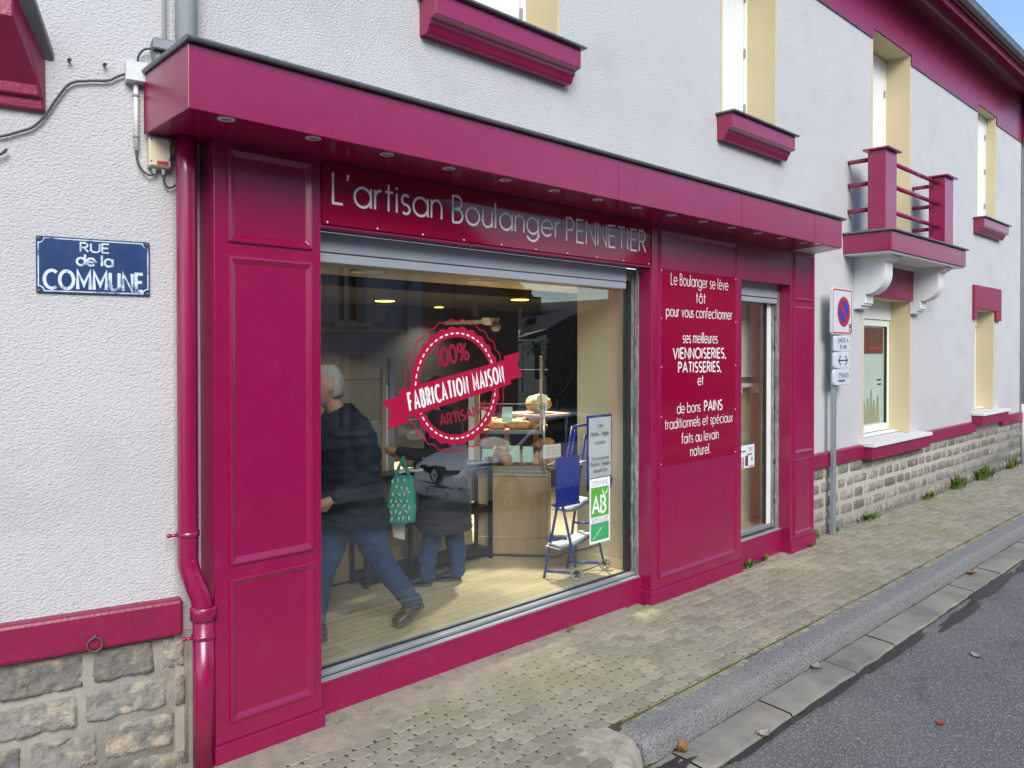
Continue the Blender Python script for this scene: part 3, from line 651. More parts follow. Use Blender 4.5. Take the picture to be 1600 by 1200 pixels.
c = MB(); slab(c, [(5.80, -.385), (6.19, -.385), (6.44, .0), (5.98, .0)], 3.006, 3.0105); c.build('soffit_lit_end', 'white_plastic', cano)  # white plate standing in for light caught on the soffit's right end
for i in range(14):
    x = -.102 + .4345 * i; y = -.335 + (.02 if i > 2 else -.02 * (1 - i / 2))
    d = MB(); d.lathe((x, y, 3.012), -ZA, [(.038, 0), (.038, .002), (.034, .004), (.024, .0045), (.022, .001)], 20, 0)
    d.lathe((x, y, 3.0115), -ZA, [(.0215, 0), (.018, .003), (0, .003)], 14, 1)
    for k in (-1, 1): d.box(x + k * .019 - .003, x + k * .019 + .003, y - .003, y + .003, 3.006, 3.0075, 2)
    d.build('downlight', ['downlight_trim', 'downlight_bulb', 'black_plastic'], cano)
# big window: roller shutter case, guides, frame, pane with badge
s = MB(); s.box(.582, 3.42, .135, .30, 2.545, 2.655)
for z in (2.51,): s.box(.582, 3.42, .140, .19, z - .022, z + .030)
s.build('roller_shutter', 'shutter_grey', sf, bev=.006)
def guide(x0, x1, y0, y1, z0, z1):
    s = MB()
    s.box(x0, x1, y0, y0 + .035, z0, z1); s.box(x0 + .006, x1, y0 + .035, y0 + .045, z0, z1, 1); s.box(x0, x1, y0 + .045, y0 + .072, z0, z1); s.box(x0 + .006, x1, y0 + .072, y0 + .080, z0, z1, 1); s.box(x0, x1, y0 + .080, y1, z0, z1)
    return s
s = guide(3.556, 3.60, .125, .245, .19, 2.64)
for z in (.55, 1.05, 1.55, 2.05): s.box(3.552, 3.556, .16, .21, z, z + .006, 0)
s.build('shutter_guide', ['worn_aluminium', 'seal'], sf, bev=.002)
s = MB(); s.box(.60, 3.556, .10, .135, .183, .195); s.box(.60, 3.556, .135, .205, .183, .188, 1); s.box(.60, 3.556, .155, .20, .19, .212); s.box(.60, 3.556, .20, .215, .195, .222, 1); s.box(.60, 3.556, .215, .26, .195, .208)
s.box(3.53, 3.556, .20, .255, .212, 2.56, 1); s.box(.56, .60, .17, .25, .2, 2.55)
s.build('window_frame', ['aluminium', 'seal'], sf, bev=.002)
s = MB(); s.box(.60, 3.535, .216, .222, .205, 2.60); pane = s.build('window_pane', 'glass', sf)
# round badge on the pane
bd = MB(); bc = Vector((1.72, .2155, 1.772))
def scallop(r, amp, n=26, k=156, ph=0): return [(r + amp * math.cos(n * 2 * PI * i / k + ph)) for i in range(k)]
def ring2(mb, ro, ri, off, mi):
    k = len(ro); vs = []
    for i in range(k):
        a = 2 * PI * i / k
        vs += [bc + Vector((math.cos(a) * ro[i], -off, math.sin(a) * ro[i])), bc + Vector((math.cos(a) * ri[i], -off, math.sin(a) * ri[i]))]
    mb.add(vs, [(2 * i, 2 * i + 1, (2 * i + 3) % (2 * k), (2 * i + 2) % (2 * k)) for i in range(k)], mi)
ring2(bd, scallop(.382, .008), [.316] * 156, .001, 0)
o_ = scallop(.428, .009); ring2(bd, o_, [q - .008 for q in o_], .001, 0)
for i in range(46):
    a0, a1 = 2 * PI * (i + .2) / 46, 2 * PI * (i + .75) / 46
    bd.add([bc + Vector((math.cos(a) * r, -.0016, math.sin(a) * r)) for a, r in ((a0, .337), (a1, .337), (a1, .347), (a0, .347))], [(0, 1, 2, 3)], 1)
ta = R(11.2); bx = Vector((math.cos(ta), 0, math.sin(ta))); bu = Vector((-math.sin(ta), 0, math.cos(ta)))
bo = bc + Vector((.01, 0, -.012))
def flat(poly, off, mi): bd.add([bo + bx * u + bu * v + Vector((0, -off, 0)) for u, v in poly], [tuple(range(len(poly)))], mi)
flat([(-.475, -.085), (.475, -.085), (.475, .092), (-.475, .092)], .0022, 0)
flat([(-.60, -.118), (-.44, -.118), (-.44, .055), (-.60, .055), (-.555, -.03)], .0018, 0)
flat([(.44, -.055), (.60, -.055), (.56, .035), (.60, .118), (.44, .118)], .0018, 0)
txt(bd, 'FABRICATION MAISON', bo + bu * -.050, bx, bu, .106, .15, width=.82, mi=1, off=.0026, gap=.42)
txt(bd, '100%', bc + bu * .155 + bx * .0, bx, bu, .110, .19, width=.27, mi=2, off=.001, curve=lambda X: -.35 * X * X)
txt(bd, 'ARTISANAL', bc + bu * -.232 + bx * .03, bx, bu, .066, .20, width=.43, mi=2, off=.001, curve=lambda X: .35 * X * X)
bd.build('round_badge', ['red_vinyl', 'white_vinyl', 'dark_red_vinyl'], pane)
# organic label on the pane
al = MB(); lx = Vector((3.060, .2155, .505))
def rect(x0, x1, z0, z1, off, mi): al.add([lx + Vector((a, -off, b)) for a, b in ((x0, z0), (x1, z0), (x1, z1), (x0, z1))], [(0, 1, 2, 3)], mi)
rect(0, .252, 0, .505, .001, 0); rect(.016, .236, .205, .435, .0015, 1); rect(.016, .236, .020, .155, .0015, 2)
txt(al, 'AB', lx + Vector((.115, 0, .235)), XA, ZA, .125, .17, width=.16, mi=0, off=.002)
for k in (1, -1): al.add([lx + Vector((.185 + a * k * .9 + .0, -.0022, .365 + b)) for a, b in ((0, 0), (.014, .025), (.040, .055), (.030, .018))], [(0, 1, 2, 3)], 0)
txt(al, 'CERTIFIE', lx + Vector((.126, 0, .450)), XA, ZA, .030, .10, width=.19, mi=3, off=.0014)
txt(al, 'AGRICULTURE', lx + Vector((.126, 0, .180)), XA, ZA, .018, .14, width=.20, mi=3, off=.0014); txt(al, 'BIOLOGIQUE', lx + Vector((.126, 0, .158)), XA, ZA, .018, .14, width=.19, mi=3, off=.0014)
for i in range(12):
    a = 2 * PI * i / 12 + .3; q = lx + Vector((.130 + .055 * math.cos(a) + .02 * math.sin(a), -.002, .088 + .035 * math.sin(a)))
    al.add([q + Vector((.007 * math.cos(PI / 2 + 4 * PI * j / 5), 0, .007 * math.sin(PI / 2 + 4 * PI * j / 5))) for j in range(5)], [(0, 1, 2, 3, 4)], 0)
ribbon(al, [lx + Vector(v) for v in ((.045, 0, .035), (.09, 0, .07), (.15, 0, .115))], .006, 0, .002, Vector((0, -1, 0)))
tag(al.build('organic_label', ['white_vinyl', 'green', 'green_leaf', 'newsprint']), 'green and white AB organic farming label stuck on the big window', 'label')
# narrow window
s = MB(); s.box(4.972, 5.945, .135, .30, 2.53, 2.66); s.box(4.972, 5.945, .142, .19, 2.475, 2.522); s.build('roller_shutter', 'shutter_grey', sf, bev=.006)
s = guide(5.925, 5.955, .125, .20, .20, 2.60)
for z in (.45, .85, 1.4, 2.0, 2.3): s.box(5.921, 5.925, .155, .17, z, z + .05, 1)
s.build('shutter_guide', ['worn_aluminium', 'seal'], sf, bev=.002)
s = MB(); s.box(5.855, 5.935, .205, .26, .24, 2.52); s.box(4.96, 5.935, .205, .26, 2.50, 2.56); s.build('window_frame', 'pvc', sf, bev=.004)
s = MB(); s.box(4.972, 5.945, .10, .14, .191, .205); s.box(4.972, 5.945, .14, .205, .191, .200, 1); s.box(4.972, 5.93, .205, .26, .205, .245); s.box(5.836, 5.855, .215, .25, .245, 2.50, 1); s.build('window_frame', ['aluminium', 'seal'], sf, bev=.002)
s = MB(); s.box(4.97, 5.855, .222, .228, .24, 2.52); s.build('window_pane', 'glass', sf)
lf = MB(); q = Vector((5.33, .2215, .85))
def rect2(x0, x1, z0, z1, off, mi): lf.add([q + Vector((a, -off, b)) for a, b in ((x0, z0), (x1, z0), (x1, z1), (x0, z1))], [(0, 1, 2, 3)], mi)
rect2(0, .29, 0, .225, .001, 0); rect2(.01, .085, .005, .11, .0014, 1); rect2(.11, .165, .02, .12, .0014, 2); rect2(.17, .28, .008, .018, .0014, 1); rect2(.15, .25, .118, .14, .0014, 3); rect2(.23, .255, .06, .1, .0014, 1)
rect2(.03, .12, .16, .172, .0014, 4)
for k in range(4): rect2(.17, .27 - .02 * (k % 2), .195 - .012 * k, .199 - .012 * k, .0014, 4)
for k in range(5): rect2(.02, .075, .016 + .019 * k, .025 + .019 * k, .0018, 0)
tag(lf.build('leaflet', ['paper', 'red_vinyl', 'poster_brown', 'crust', 'ink']), 'small white and red leaflet stuck inside the narrow right window', 'leaflet')
bl = MB(); bl.box(5.22, 6.18, .50, .512, 1.74, 2.50)
for z in (1.74, 1.93, 2.12, 2.31): bl.box(5.22, 6.18, .496, .50, z, z + .006)
bl.box(5.22, 6.18, .49, .525, 1.725, 1.742); tag(bl.build('roller_blind', 'blind'), 'cream fabric blind half lowered behind the narrow right window', 'blind')
rk = MB(); rk.box(5.75, 6.25, .44, .57, 1.62, 1.66); rk.box(5.8, 5.82, .46, .57, 1.55, 1.62); rk.box(6.16, 6.18, .46, .57, 1.55, 1.62); tag(rk.build('wall_shelf', 'blind', bev=.005), 'small pale shelf under the cream blind in the narrow window', 'shelf')
# ------------------------------------------------------------------ things on the walls
def LW(s, o, z): return LM @ Vector((s, -o, z))
def curve_pts(pts, n=8):
    P = [Vector(p) for p in pts]; P = [P[0] * 2 - P[1]] + P + [P[-1] * 2 - P[-2]]; out = []
    for i in range(1, len(P) - 2):
        for k in range(n):
            t = k / n; a, b, c, d = P[i - 1:i + 3]
            out.append(.5 * ((2 * b) + (c - a) * t + (2 * a - 5 * b + 4 * c - d) * t * t + (3 * b - a - 3 * c + d) * t ** 3))
    return out + [P[-2]]
# street name plate
t = thing('street_nameplate', 'faded blue enamel street nameplate with white lettering on the white wall', 'sign', tuple(LW(-.335, 0, 2.26)))
m = MB(LM)
def rrect(x0, x1, z0, z1, r, n=5):
    out = []
    for cx, cz, a in ((x1 - r, z1 - r, 0), (x0 + r, z1 - r, 90), (x0 + r, z0 + r, 180), (x1 - r, z0 + r, 270)):
        out += [(cx + r * math.cos(R(a + 90 * i / n)), cz + r * math.sin(R(a + 90 * i / n))) for i in range(n + 1)]
    return out
m.prism(rrect(-.567, -.104, 2.258, 2.511, .006), (0, -.012, 0), XA, ZA, YA * .008)
m.build('plate', 'enamel_blue', t, bev=.002)
m = MB(LM); x0, x1, z0, z1 = -.558, -.113, 2.267, 2.502; q = .022
bp = []
for cx, cz, a0, a1 in ((x0, z1, 0, -90), (x1, z1, -90, -180), (x1, z0, 180, 90), (x0, z0, 90, 0)): bp.append([(cx + q * math.cos(R(a0 + (a1 - a0) * i / 6)), cz + q * math.sin(R(a0 + (a1 - a0) * i / 6))) for i in range(7)])
poly = bp[0][::-1] + bp[1][::-1] + bp[2][::-1] + bp[3][::-1]
ribbon(m, [(a, -.0122, b) for a, b in poly + [poly[0]]], .005, 0, .0012, Vector((0, -1, 0)))
txt(m, 'RUE', (-.335, -.0122, 2.450), XA, ZA, .040, .18, width=.115); txt(m, 'de la', (-.335, -.0122, 2.388), XA, ZA, .050, .19, width=.145); txt(m, 'COMMUNE', (-.335, -.0122, 2.279), XA, ZA, .080, .175, width=.40, gap=.24)
m.build('lettering', 'enamel_white', t)
for a, b in ((-.557, 2.500), (-.114, 2.500), (-.557, 2.268), (-.114, 2.268)):
    m = MB(); m.lathe(LW(a, .012, b), LM.to_3x3() @ Vector((0, -1, 0)), [(.007, 0), (.006, .003), (0, .004)], 10); m.build('screw', 'rust', t)
# mooring ring
t = thing('tethering_ring', 'small rusty iron tethering ring hanging on the magenta plinth band', 'ring', tuple(LW(-.349, .07, .62)))
m = MB(LM); m.tube([(-.349 + .031 * math.cos(2 * PI * i / 20), -.082, .685 - .0 + .031 * math.sin(2 * PI * i / 20) - .012) for i in range(21)], .0042, 8, cap=False); m.build('ring', 'rust', t, smooth=True)
m = MB(LM); m.tube([(-.349, -.06, .712), (-.349, -.084, .712), (-.349, -.09, .704)], .006, 8); m.build('staple', 'rust', t, smooth=True)
# electrics
t = thing('junction_box', 'square white junction box with a conduit running down the wall', 'junction box', tuple(LW(-.16, 0, 3.25)))
m = MB(LM); m.box(-.207, -.113, -.055, -.002, 3.247, 3.340); m.box(-.205, -.115, -.062, -.055, 3.249, 3.338); m.build('box', 'white_plastic', t, bev=.007)
m = MB(LM); m.tube([(-.162, -.022, 3.25), (-.160, -.020, 2.935)], .0115, 12); m.build('conduit', 'white_plastic', t, smooth=True)
for z in (3.19, 3.00):
    m = MB(LM); m.tube([(-.1615, -.021, z - .006), (-.1615, -.021, z + .006)], .0145, 12); m.build('clip', 'frame_grey', t, smooth=True)
t = thing('switch_box', 'cream weatherproof electrical box with a red tab beside the magenta downpipe', 'electrical box', tuple(LW(-.064, 0, 2.85)))
m = MB(LM); m.box(-.113, -.015, -.060, -.002, 2.862, 3.000); m.build('box', 'cream_plastic', t, bev=.007)
m = MB(LM); m.box(-.108, -.020, -.066, -.060, 2.868, 2.994); m.build('lid', 'cream_plastic', t, bev=.004)
m = MB(LM); m.box(-.078, -.028, -.0685, -.066, 2.872, 2.890); m.build('red_tab', 'red_plastic', t, bev=.002)
m = MB(LM); m.prism([(0, 0), (.022, .012), (.022, .05), (.008, .055), (0, .04)], (-.015, -.035, 2.925), XA, ZA, YA * .02); m.build('lever', 'cream_plastic', t, bev=.003)
for s in (-.085, -.045):
    m = MB(LM); m.tube([(s, -.030, 2.863), (s, -.030, 2.845)], .0105, 10); m.tube([(s, -.030, 2.847), (s, -.030, 2.835)], .007, 10); m.build('gland', 'white_plastic', t, smooth=True)
for s in ((-.103, 2.988), (-.026, 2.988), (-.103, 2.886), (-.024, 2.900)):
    m = MB(LM); m.lathe((s[0], -.066, s[1]), (0, -1, 0), [(.005, 0), (.004, .0015), (0, .0018)], 8); m.build('screw', 'rust', t)
def cable(label, pts, r=.0058):
    m = MB(LM); m.tube(curve_pts(pts), r, 8); return tag(m.build('cable', 'cable', smooth=True), label, 'cable')
cable('grey cable curving from the left edge up to the white junction box', [(-.80, -.02, 2.905), (-.70, -.02, 2.925), (-.63, -.02, 2.955), (-.575, -.02, 2.985), (-.53, -.02, 3.04), (-.48, -.02, 3.13), (-.43, -.02, 3.20), (-.36, -.02, 3.225), (-.28, -.02, 3.24), (-.24, -.02, 3.265), (-.205, -.02, 3.285)])
cable('thin dark cable from the white conduit down into the cream electrical box', [(-.160, -.02, 2.94), (-.158, -.022, 2.90), (-.148, -.024, 2.865), (-.125, -.026, 2.835), (-.10, -.03, 2.825), (-.087, -.03, 2.84)], .005)
cable('dark cable looping under the cream electrical box towards the downpipe', [(-.045, -.03, 2.84), (-.042, -.03, 2.80), (-.02, -.028, 2.775), (.015, -.026, 2.80), (.03, -.024, 2.85), (.022, -.02, 2.895)], .005)
cable('short dark cable arching from the white junction box to the grey bracket', [(-.155, -.03, 3.338), (-.150, -.03, 3.375), (-.13, -.035, 3.405), (-.10, -.04, 3.415), (-.07, -.04, 3.405)], .005)
cable('reddish cable hanging beside the end of the canopy', [(-.113, -.03, 3.29), (-.105, -.03, 3.26), (-.098, -.03, 3.23), (-.106, -.03, 3.18), (-.102, -.03, 3.13), (-.085, -.03, 3.11)], .005)
cable('stub of cable at the left edge below the curving cable', [(-.76, -.03, 2.83), (-.70, -.03, 2.845), (-.672, -.03, 2.872)], .006)
for k, (s, z) in enumerate(((-.433, 3.304), (-.291, 3.310))):
    t = thing('wall_hook', ('rusty cable hook on the white wall nearer the purple sill', 'rusty cable hook on the white wall nearer the junction box')[k], 'hook', tuple(LW(s, 0, z)), 'cable hooks on the white wall')
    m = MB(LM); m.tube([(s, 0, z), (s, -.025, z)], .005, 8); m.build('pin', 'rust', t, smooth=True)
    m = MB(LM); m.tube([(s + .008 * math.cos(a), -.028, z - .004 + .010 * math.sin(a)) for a in [R(40 * i) for i in range(8)]], .003, 6); m.build('eye', 'rust', t, smooth=True)
t = thing('gutter_bracket', 'grey zinc outlet box behind the left end of the canopy', 'bracket', (-.17, .1, 3.32))
m = MB(LM); m.box(-.098, .03, -.10, -.002, 3.40, 3.455); m.build('box', 'zinc', t, bev=.008)
m = MB(LM); m.tube([(-.07, -.05, 3.40), (-.066, -.055, 3.355), (-.05, -.06, 3.335)], .030, 12); m.build('spout', 'zinc', t, smooth=True)
# downpipes
t = thing('downpipe', 'magenta painted rainwater pipe with an offset bend beside the left pilaster', 'downpipe', (-.07, .06, -.02))
m = MB(); m.tube(curve_pts([(-.100, .07, 3.01), (-.100, .07, 2.0), (-.100, .07, 1.13), (-.100, .07, .99), (-.082, .05, .90), (-.057, .03, .82), (-.046, .025, .73)], 6), .047, 20); m.build('upper_pipe', 'magenta', t, smooth=True)
m = MB(); m.tube([(-.046, .025, .775), (-.046, .025, -.03)], .050, 20); m.build('lower_pipe', 'magenta', t, smooth=True)
m = MB(); m.lathe((-.046, .025, .715), ZA, [(.051, 0), (.061, .004), (.061, .06), (.056, .066), (.050, .066)], 22, cap=False); m.build('socket', 'magenta', t, smooth=True)
for x, y, z, r in ((-.100, .07, 1.115, .047), (-.046, .025, .625, .050)):
    m = MB(); m.lathe((x, y, z), ZA, [(r + .001, 0), (r + .006, .002), (r + .006, .024), (r + .001, .026)], 20, cap=False)
    m.tube([(x - r - .002, y + .0, z + .013), (x - r - .035, y + .01, z + .013)], .008, 8); m.ball((x - r - .04, y + .01, z + .013), .011, 10)
    m.build('pipe_collar', 'magenta', t, smooth=True)
t = thing('downpipe', 'pale grey rainwater pipe rising behind the canopy at the top left', 'downpipe', (-.10, .10, 3.3))
m = MB(); m.tube([(-.085, .10, 3.29), (-.085, .10, 6.6)], .050, 20); m.build('pipe', 'white_plastic', t, smooth=True)
m = MB(); m.tube([(-.178, .13, 3.34), (-.178, .13, 6.6)], .009, 8); m.build('conduit', 'white_plastic', t, smooth=True)
m = MB(); m.lathe((-.178, .13, 3.46), ZA, [(.011, 0), (.014, .003), (.014, .012), (.011, .014)], 10, cap=False); m.build('clip', 'zinc', t)
t = thing('downpipe', 'tall grey rainwater pipe at the far right end of the house', 'downpipe', (15.42, .1, -.1))
m = MB(); m.tube([(15.40, .09, 1.0), (15.40, .09, 6.7)], .052, 16); m.build('pipe', 'galvanised', t, smooth=True)
m = MB(); m.tube([(15.40, .09, -.1), (15.40, .09, 1.02)], .060, 16); m.build('lower_pipe', 'white_paint', t, smooth=True)
for z in (1.9, 3.4, 4.9):
    m = MB(); m.lathe((15.40, .09, z), ZA, [(.053, 0), (.060, .003), (.060, .03), (.053, .033)], 16, cap=False); m.build('pipe_collar', 'galvanised', t, smooth=True)
# ------------------------------------------------------------------ no-parking sign
t = thing('parking_sign', 'no parking sign with three small plates on a galvanised post', 'road sign', (7.06, .045, -.045))
SY = .005
m = MB(); m.box(7.045, 7.10, SY + .025, SY + .075, -.06, 2.20); m.build('post', 'galvanised', t, bev=.008, seg=3)
def plate(x0, x1, z0, z1, r, nm, front):
    m = MB(); pr = rrect(x0, x1, z0, z1, r); k = len(pr)
    inn = rrect(x0 + .006, x1 - .006, z0 + .006, z1 - .006, max(.004, r - .006))
    m.loft([[(a, SY + .022, b) for a, b in pr], [(a, SY, b) for a, b in pr], [(a, SY - .006, b) for a, b in inn]], 0)
    return m.build(nm, front, t, smooth=False)
pl = plate(6.905, 7.435, 2.178, 2.690, .035, 'no_parking_plate', 'sign_white')
m = MB(); yy = SY - .0064; c0 = (7.205, 2.432)
pr, pi = rrect(6.917, 7.423, 2.190, 2.678, .028), rrect(6.932, 7.408, 2.205, 2.663, .018)
for i in range(len(pr)):
    j = (i + 1) % len(pr); m.add([(pr[i][0], yy, pr[i][1]), (pr[j][0], yy, pr[j][1]), (pi[j][0], yy, pi[j][1]), (pi[i][0], yy, pi[i][1])], [(0, 1, 2, 3)], 0)
def disc(mb, cx, cz, r, y, mi, n=40): mb.add([(cx + r * math.cos(2 * PI * i / n), y, cz + r * math.sin(2 * PI * i / n)) for i in range(n)], [tuple(range(n))], mi)
disc(m, *c0, .168, yy - .0004, 0); disc(m, *c0, .122, yy - .0008, 1)
a = R(-47); u, v = Vector((math.cos(a), 0, math.sin(a))), Vector((-math.sin(a), 0, math.cos(a))); o = Vector((c0[0], yy - .0012, c0[1]))
m.add([o + u * -.125 + v * -.024, o + u * .125 + v * -.024, o + u * .125 + v * .024, o + u * -.125 + v * .024], [(0, 1, 2, 3)], 0)
m.box(7.345, 7.405, yy - .0012, yy, 2.215, 2.300, 2); disc(m, 7.375, 2.240, .018, yy - .0016, 3, 14); m.box(7.368, 7.382, yy - .0018, yy, 2.262, 2.292, 3)
m.build('pictogram', ['sign_red', 'sign_blue', 'sign_black', 'sign_white'], pl)
p = plate(6.985, 7.385, 1.993, 2.165, .025, 'time_limit_plate', 'sign_white')
m = MB(); txt(m, 'LIMITE A', (7.19, SY - .0062, 2.092), XA, ZA, .044, .14, width=.27); txt(m, '15 MN', (7.19, SY - .0062, 2.020), XA, ZA, .044, .14, width=.17); m.build('lettering', 'sign_black', p)
p = plate(6.975, 7.385, 1.806, 1.984, .04, 'arrow_plate', 'sign_white')
m = MB(); y_ = SY - .0064; m.box(7.08, 7.30, y_ - .0006, y_, 1.886, 1.900)
for sx_, cx in ((1, 7.075), (-1, 7.305)): ribbon(m, [(cx + sx_ * .055, y_, 1.945), (cx, y_, 1.893), (cx + sx_ * .055, y_, 1.841)], .016, 0, .001, Vector((0, -1, 0)))
m.build('arrow', 'sign_black', p)
p = plate(6.96, 7.38, 1.620, 1.796, .045, 'places_plate', 'sign_white')
m = MB(); txt(m, '2 PLACES', (7.21, SY - .0062, 1.705), XA, ZA, .045, .14, width=.27)
for k in range(7): m.box(7.07 + k * .026, 7.088 + k * .026, SY - .0068, SY - .0062, 1.655, 1.680)
m.build('lettering', 'sign_black', p)
# ------------------------------------------------------------------ weeds and fallen leaves
def weed(x, y, n, h, spread, seed, label, broad=False):
    rr = random.Random(seed); m = MB(); z = zp(x, y) - .003
    for i in range(n):
        a = rr.uniform(0, 2 * PI); d = rr.uniform(0, spread * .5); bx_, by_ = x + d * math.cos(a) * 1.6, y + d * math.sin(a) * .5; L_ = h * rr.uniform(.5, 1); lean = rr.uniform(.2, .9)
        w = rr.uniform(.008, .016) if broad else rr.uniform(.0016, .0035); side = Vector((-math.sin(a), math.cos(a), 0)); out = Vector((math.cos(a), math.sin(a) * .6, 0)); P = []
        for k in range(5):
            t_ = k / 4; c = Vector((bx_, by_, z)) + out * (L_ * lean * t_ * t_) + ZA * (L_ * (t_ - .35 * lean * t_ * t_))
            ww = w * (math.sin(PI * min(.98, t_ * .85 + .12)) if broad else (1 - t_ * .95)); P += [c - side * ww, c + side * ww]
        m.add(P, [(2 * k, 2 * k + 1, 2 * k + 3, 2 * k + 2) for k in range(4)])
    return tag(m.build('weed', 'weed'), label, 'weed', 'weeds at the foot of the walls')
weed(.66, -.035, 16, .045, .05, 1, 'small grass tuft beside the foot of the left pilaster')
weed(.88, -.015, 10, .035, .04, 2, 'tiny grass tuft on the pale mortar, second from the left pilaster')
weed(2.62, .04, 26, .085, .07, 3, 'spiky grass tuft growing against the stall riser below the big window')
weed(1.98, .04, 12, .04, .05, 4, 'low tuft in the joint below the round badge')
weed(2.35, .05, 8, .03, .05, 5, 'smallest tuft in the joint under the big window')
weed(5.14, .03, 34, .10, .13, 6, 'leafy weed in the corner right of the wide panel', True)
weed(5.55, .05, 12, .06, .10, 7, 'small weed below the narrow window', True)
weed(6.36, -.03, 12, .06, .06, 8, 'weed at the foot of the right pilaster', True)
weed(6.66, .10, 40, .14, .16, 9, 'bushy weed between the right pilaster and the sign post', True)
weed(7.25, .10, 20, .09, .12, 10, 'weed just right of the sign post', True)
weed(8.2, .10, 40, .11, .35, 12, 'low weeds under the frosted window ledge', True)
weed(10.3, .10, 40, .14, .32, 13, 'weeds along the granite base beyond the frosted window', True)
weed(11.6, .08, 70, .26, .40, 14, 'tall leafy weed midway along the far granite base', True)
weed(12.8, .08, 70, .30, .45, 15, 'tallest weed clump below the far window', True)
weed(14.6, .10, 50, .25, .35, 16, 'far weed clump near the end of the house', True)
def leaf(x, y, z, s, a, seed, mt, label, curl=.35):
    rr = random.Random(seed); m = MB(); pts = []
    n = 7
    for i in range(n):
        t_ = i / (n - 1); w = s * .38 * math.sin(PI * min(.97, t_ * .9 + .06)) * rr.uniform(.7, 1.15); zc = s * curl * (t_ - .5) ** 2 * 2 + rr.uniform(-.05, .05) * s
        for k in (-1, 0, 1):
            lx_, ly_ = (t_ - .5) * s, k * w; pts.append((x + lx_ * math.cos(a) - ly_ * math.sin(a), y + lx_ * math.sin(a) + ly_ * math.cos(a), z + .005 + zc + abs(k) * s * .10))
    m.add(pts, [(i * 3 + k, i * 3 + k + 1, i * 3 + k + 4, i * 3 + k + 3) for i in range(n - 1) for k in range(2)])
    m.tube([pts[1], (pts[1][0] - .3 * s * math.cos(a), pts[1][1] - .3 * s * math.sin(a), z + .006)], .0012, 5)
    return tag(m.build('fallen_leaf', mt, smooth=True), label, 'leaf', 'fallen leaves by the kerb')
leaf(1.93, -1.36, zr(1.93, -1.36) + .008, .10, .3, 1, 'dead_leaf', 'curled brown leaf lying against the near end of the kerb', .8)
leaf(2.45, -1.55, zr(2.45, -1.55) + .006, .09, -.3, 2, 'apron', 'pale dry leaf on the edge of the gutter slabs')
leaf(3.45, -2.16, zr(3.45, -2.16), .055, .9, 3, 'red_plastic', 'small reddish leaf alone on the asphalt')
leaf(3.55, -1.36, zr(3.55, -1.36) + .008, .10, .1, 4, 'concrete', 'greyish leaf on the gutter slab close to the kerb')
leaf(6.9, -1.38, zr(6.9, -1.38) + .008, .11, .4, 5, 'dead_leaf', 'brown leaf in the gutter far along the kerb')
leaf(4.75, -2.0, zr(4.75, -2.0), .09, 1.2, 6, 'frame_grey', 'flattened grey leaf on the asphalt beyond the gutter')

# damp, dark edges where the asphalt meets the gutter slabs
def patch(name, cx, cy, lx, ly, seed, mt, lift, n=46):
    m = MB(); pts = []
    for i in range(n):
        a = 2 * PI * i / n; k = 1 + .55 * noise.noise(Vector((math.cos(a) * 1.6, math.sin(a) * 1.6, seed))) + .25 * noise.noise(Vector((math.cos(a) * 6, math.sin(a) * 6, seed)))
        x, y = cx + lx * k * math.cos(a), cy + ly * k * math.sin(a); pts.append((x, y, zr(x, y) + lift))
    m.add([(cx, cy, zr(cx, cy) + lift)] + pts, [(0, 1 + i, 1 + (i + 1) % n) for i in range(n)]); return m.build(name, mt, kind='structure')
for i, (x, y, lx, ly) in enumerate(((2.4, -1.585, .40, .022), (3.3, -1.59, .5, .025), (4.4, -1.60, .6, .035), (5.6, -1.66, .5, .05), (6.6, -1.62, .7, .045), (8.3, -1.64, .9, .05))): patch('damp_road', x, y, lx, ly, 11 + i, 'damp', .012)
patch('damp_road', 1.62, -1.42, .30, .055, 31, 'damp', .013)
# ------------------------------------------------------------------ inside the shop: ceiling lamps and their light
def lamp_light(name, loc, power, col, size):
    l = bpy.data.lights.new(name, 'AREA'); l.shape = 'DISK'; l.size = size; l.spread = R(115); l.energy = power; l.color = col
    o = bpy.data.objects.new(name, l); COL.objects.link(o); o.location = loc
for k, (x, y) in enumerate(((1.62, 1.10), (2.78, 1.15))):
    t = thing('ceiling_lamp', ('round white recessed ceiling lamp, unlit, above the walking man', 'round white recessed ceiling lamp, unlit, above the round badge')[k], 'ceiling lamp', (x, y, 2.55), 'recessed lamps in the shop ceiling')
    m = MB(); m.lathe((x, y, 2.57), -ZA, [(.125, 0), (.125, .004), (.105, .009), (.085, .004), (.082, -.0)], 28, cap=False); m.build('trim', 'white_paint', t, smooth=True)
    m = MB(); m.lathe((x, y, 2.5695), -ZA, [(.08, 0), (.06, .004), (0, .005)], 24); m.build('diffuser', 'lamp_off', t, smooth=True)
for k, (x, y, r) in enumerate(((2.88, 2.62, .095), (3.66, 1.56, .085), (3.95, 3.1, .05))):
    t = thing('ceiling_lamp', ('lit yellow ceiling lamp in the dark ceiling above the walking man', 'lit yellow ceiling lamp near the cream partition', 'smallest lit ceiling lamp, at the back of the shop')[k], 'ceiling lamp', (x, y, 2.46))
    m = MB(); m.lathe((x, y, 2.49), -ZA, [(r + .02, 0), (r + .018, .006), (r, .010)], 24, cap=False); m.build('trim', 'black_metal', t, smooth=True)
    m = MB(); m.lathe((x, y, 2.4895), -ZA, [(r, 0), (r, .012), (r * .9, .016), (0, .016)], 24); m.build('bulb', 'lamp_glow', t)
    lamp_light('lamp_light', (x, y, 2.465), (40, 45, 10)[k], (1, .90, .72), r * 2)
t = thing('security_camera', 'small white dome security camera on the dark back wall', 'camera', (4.3, 2.6, 2.2))
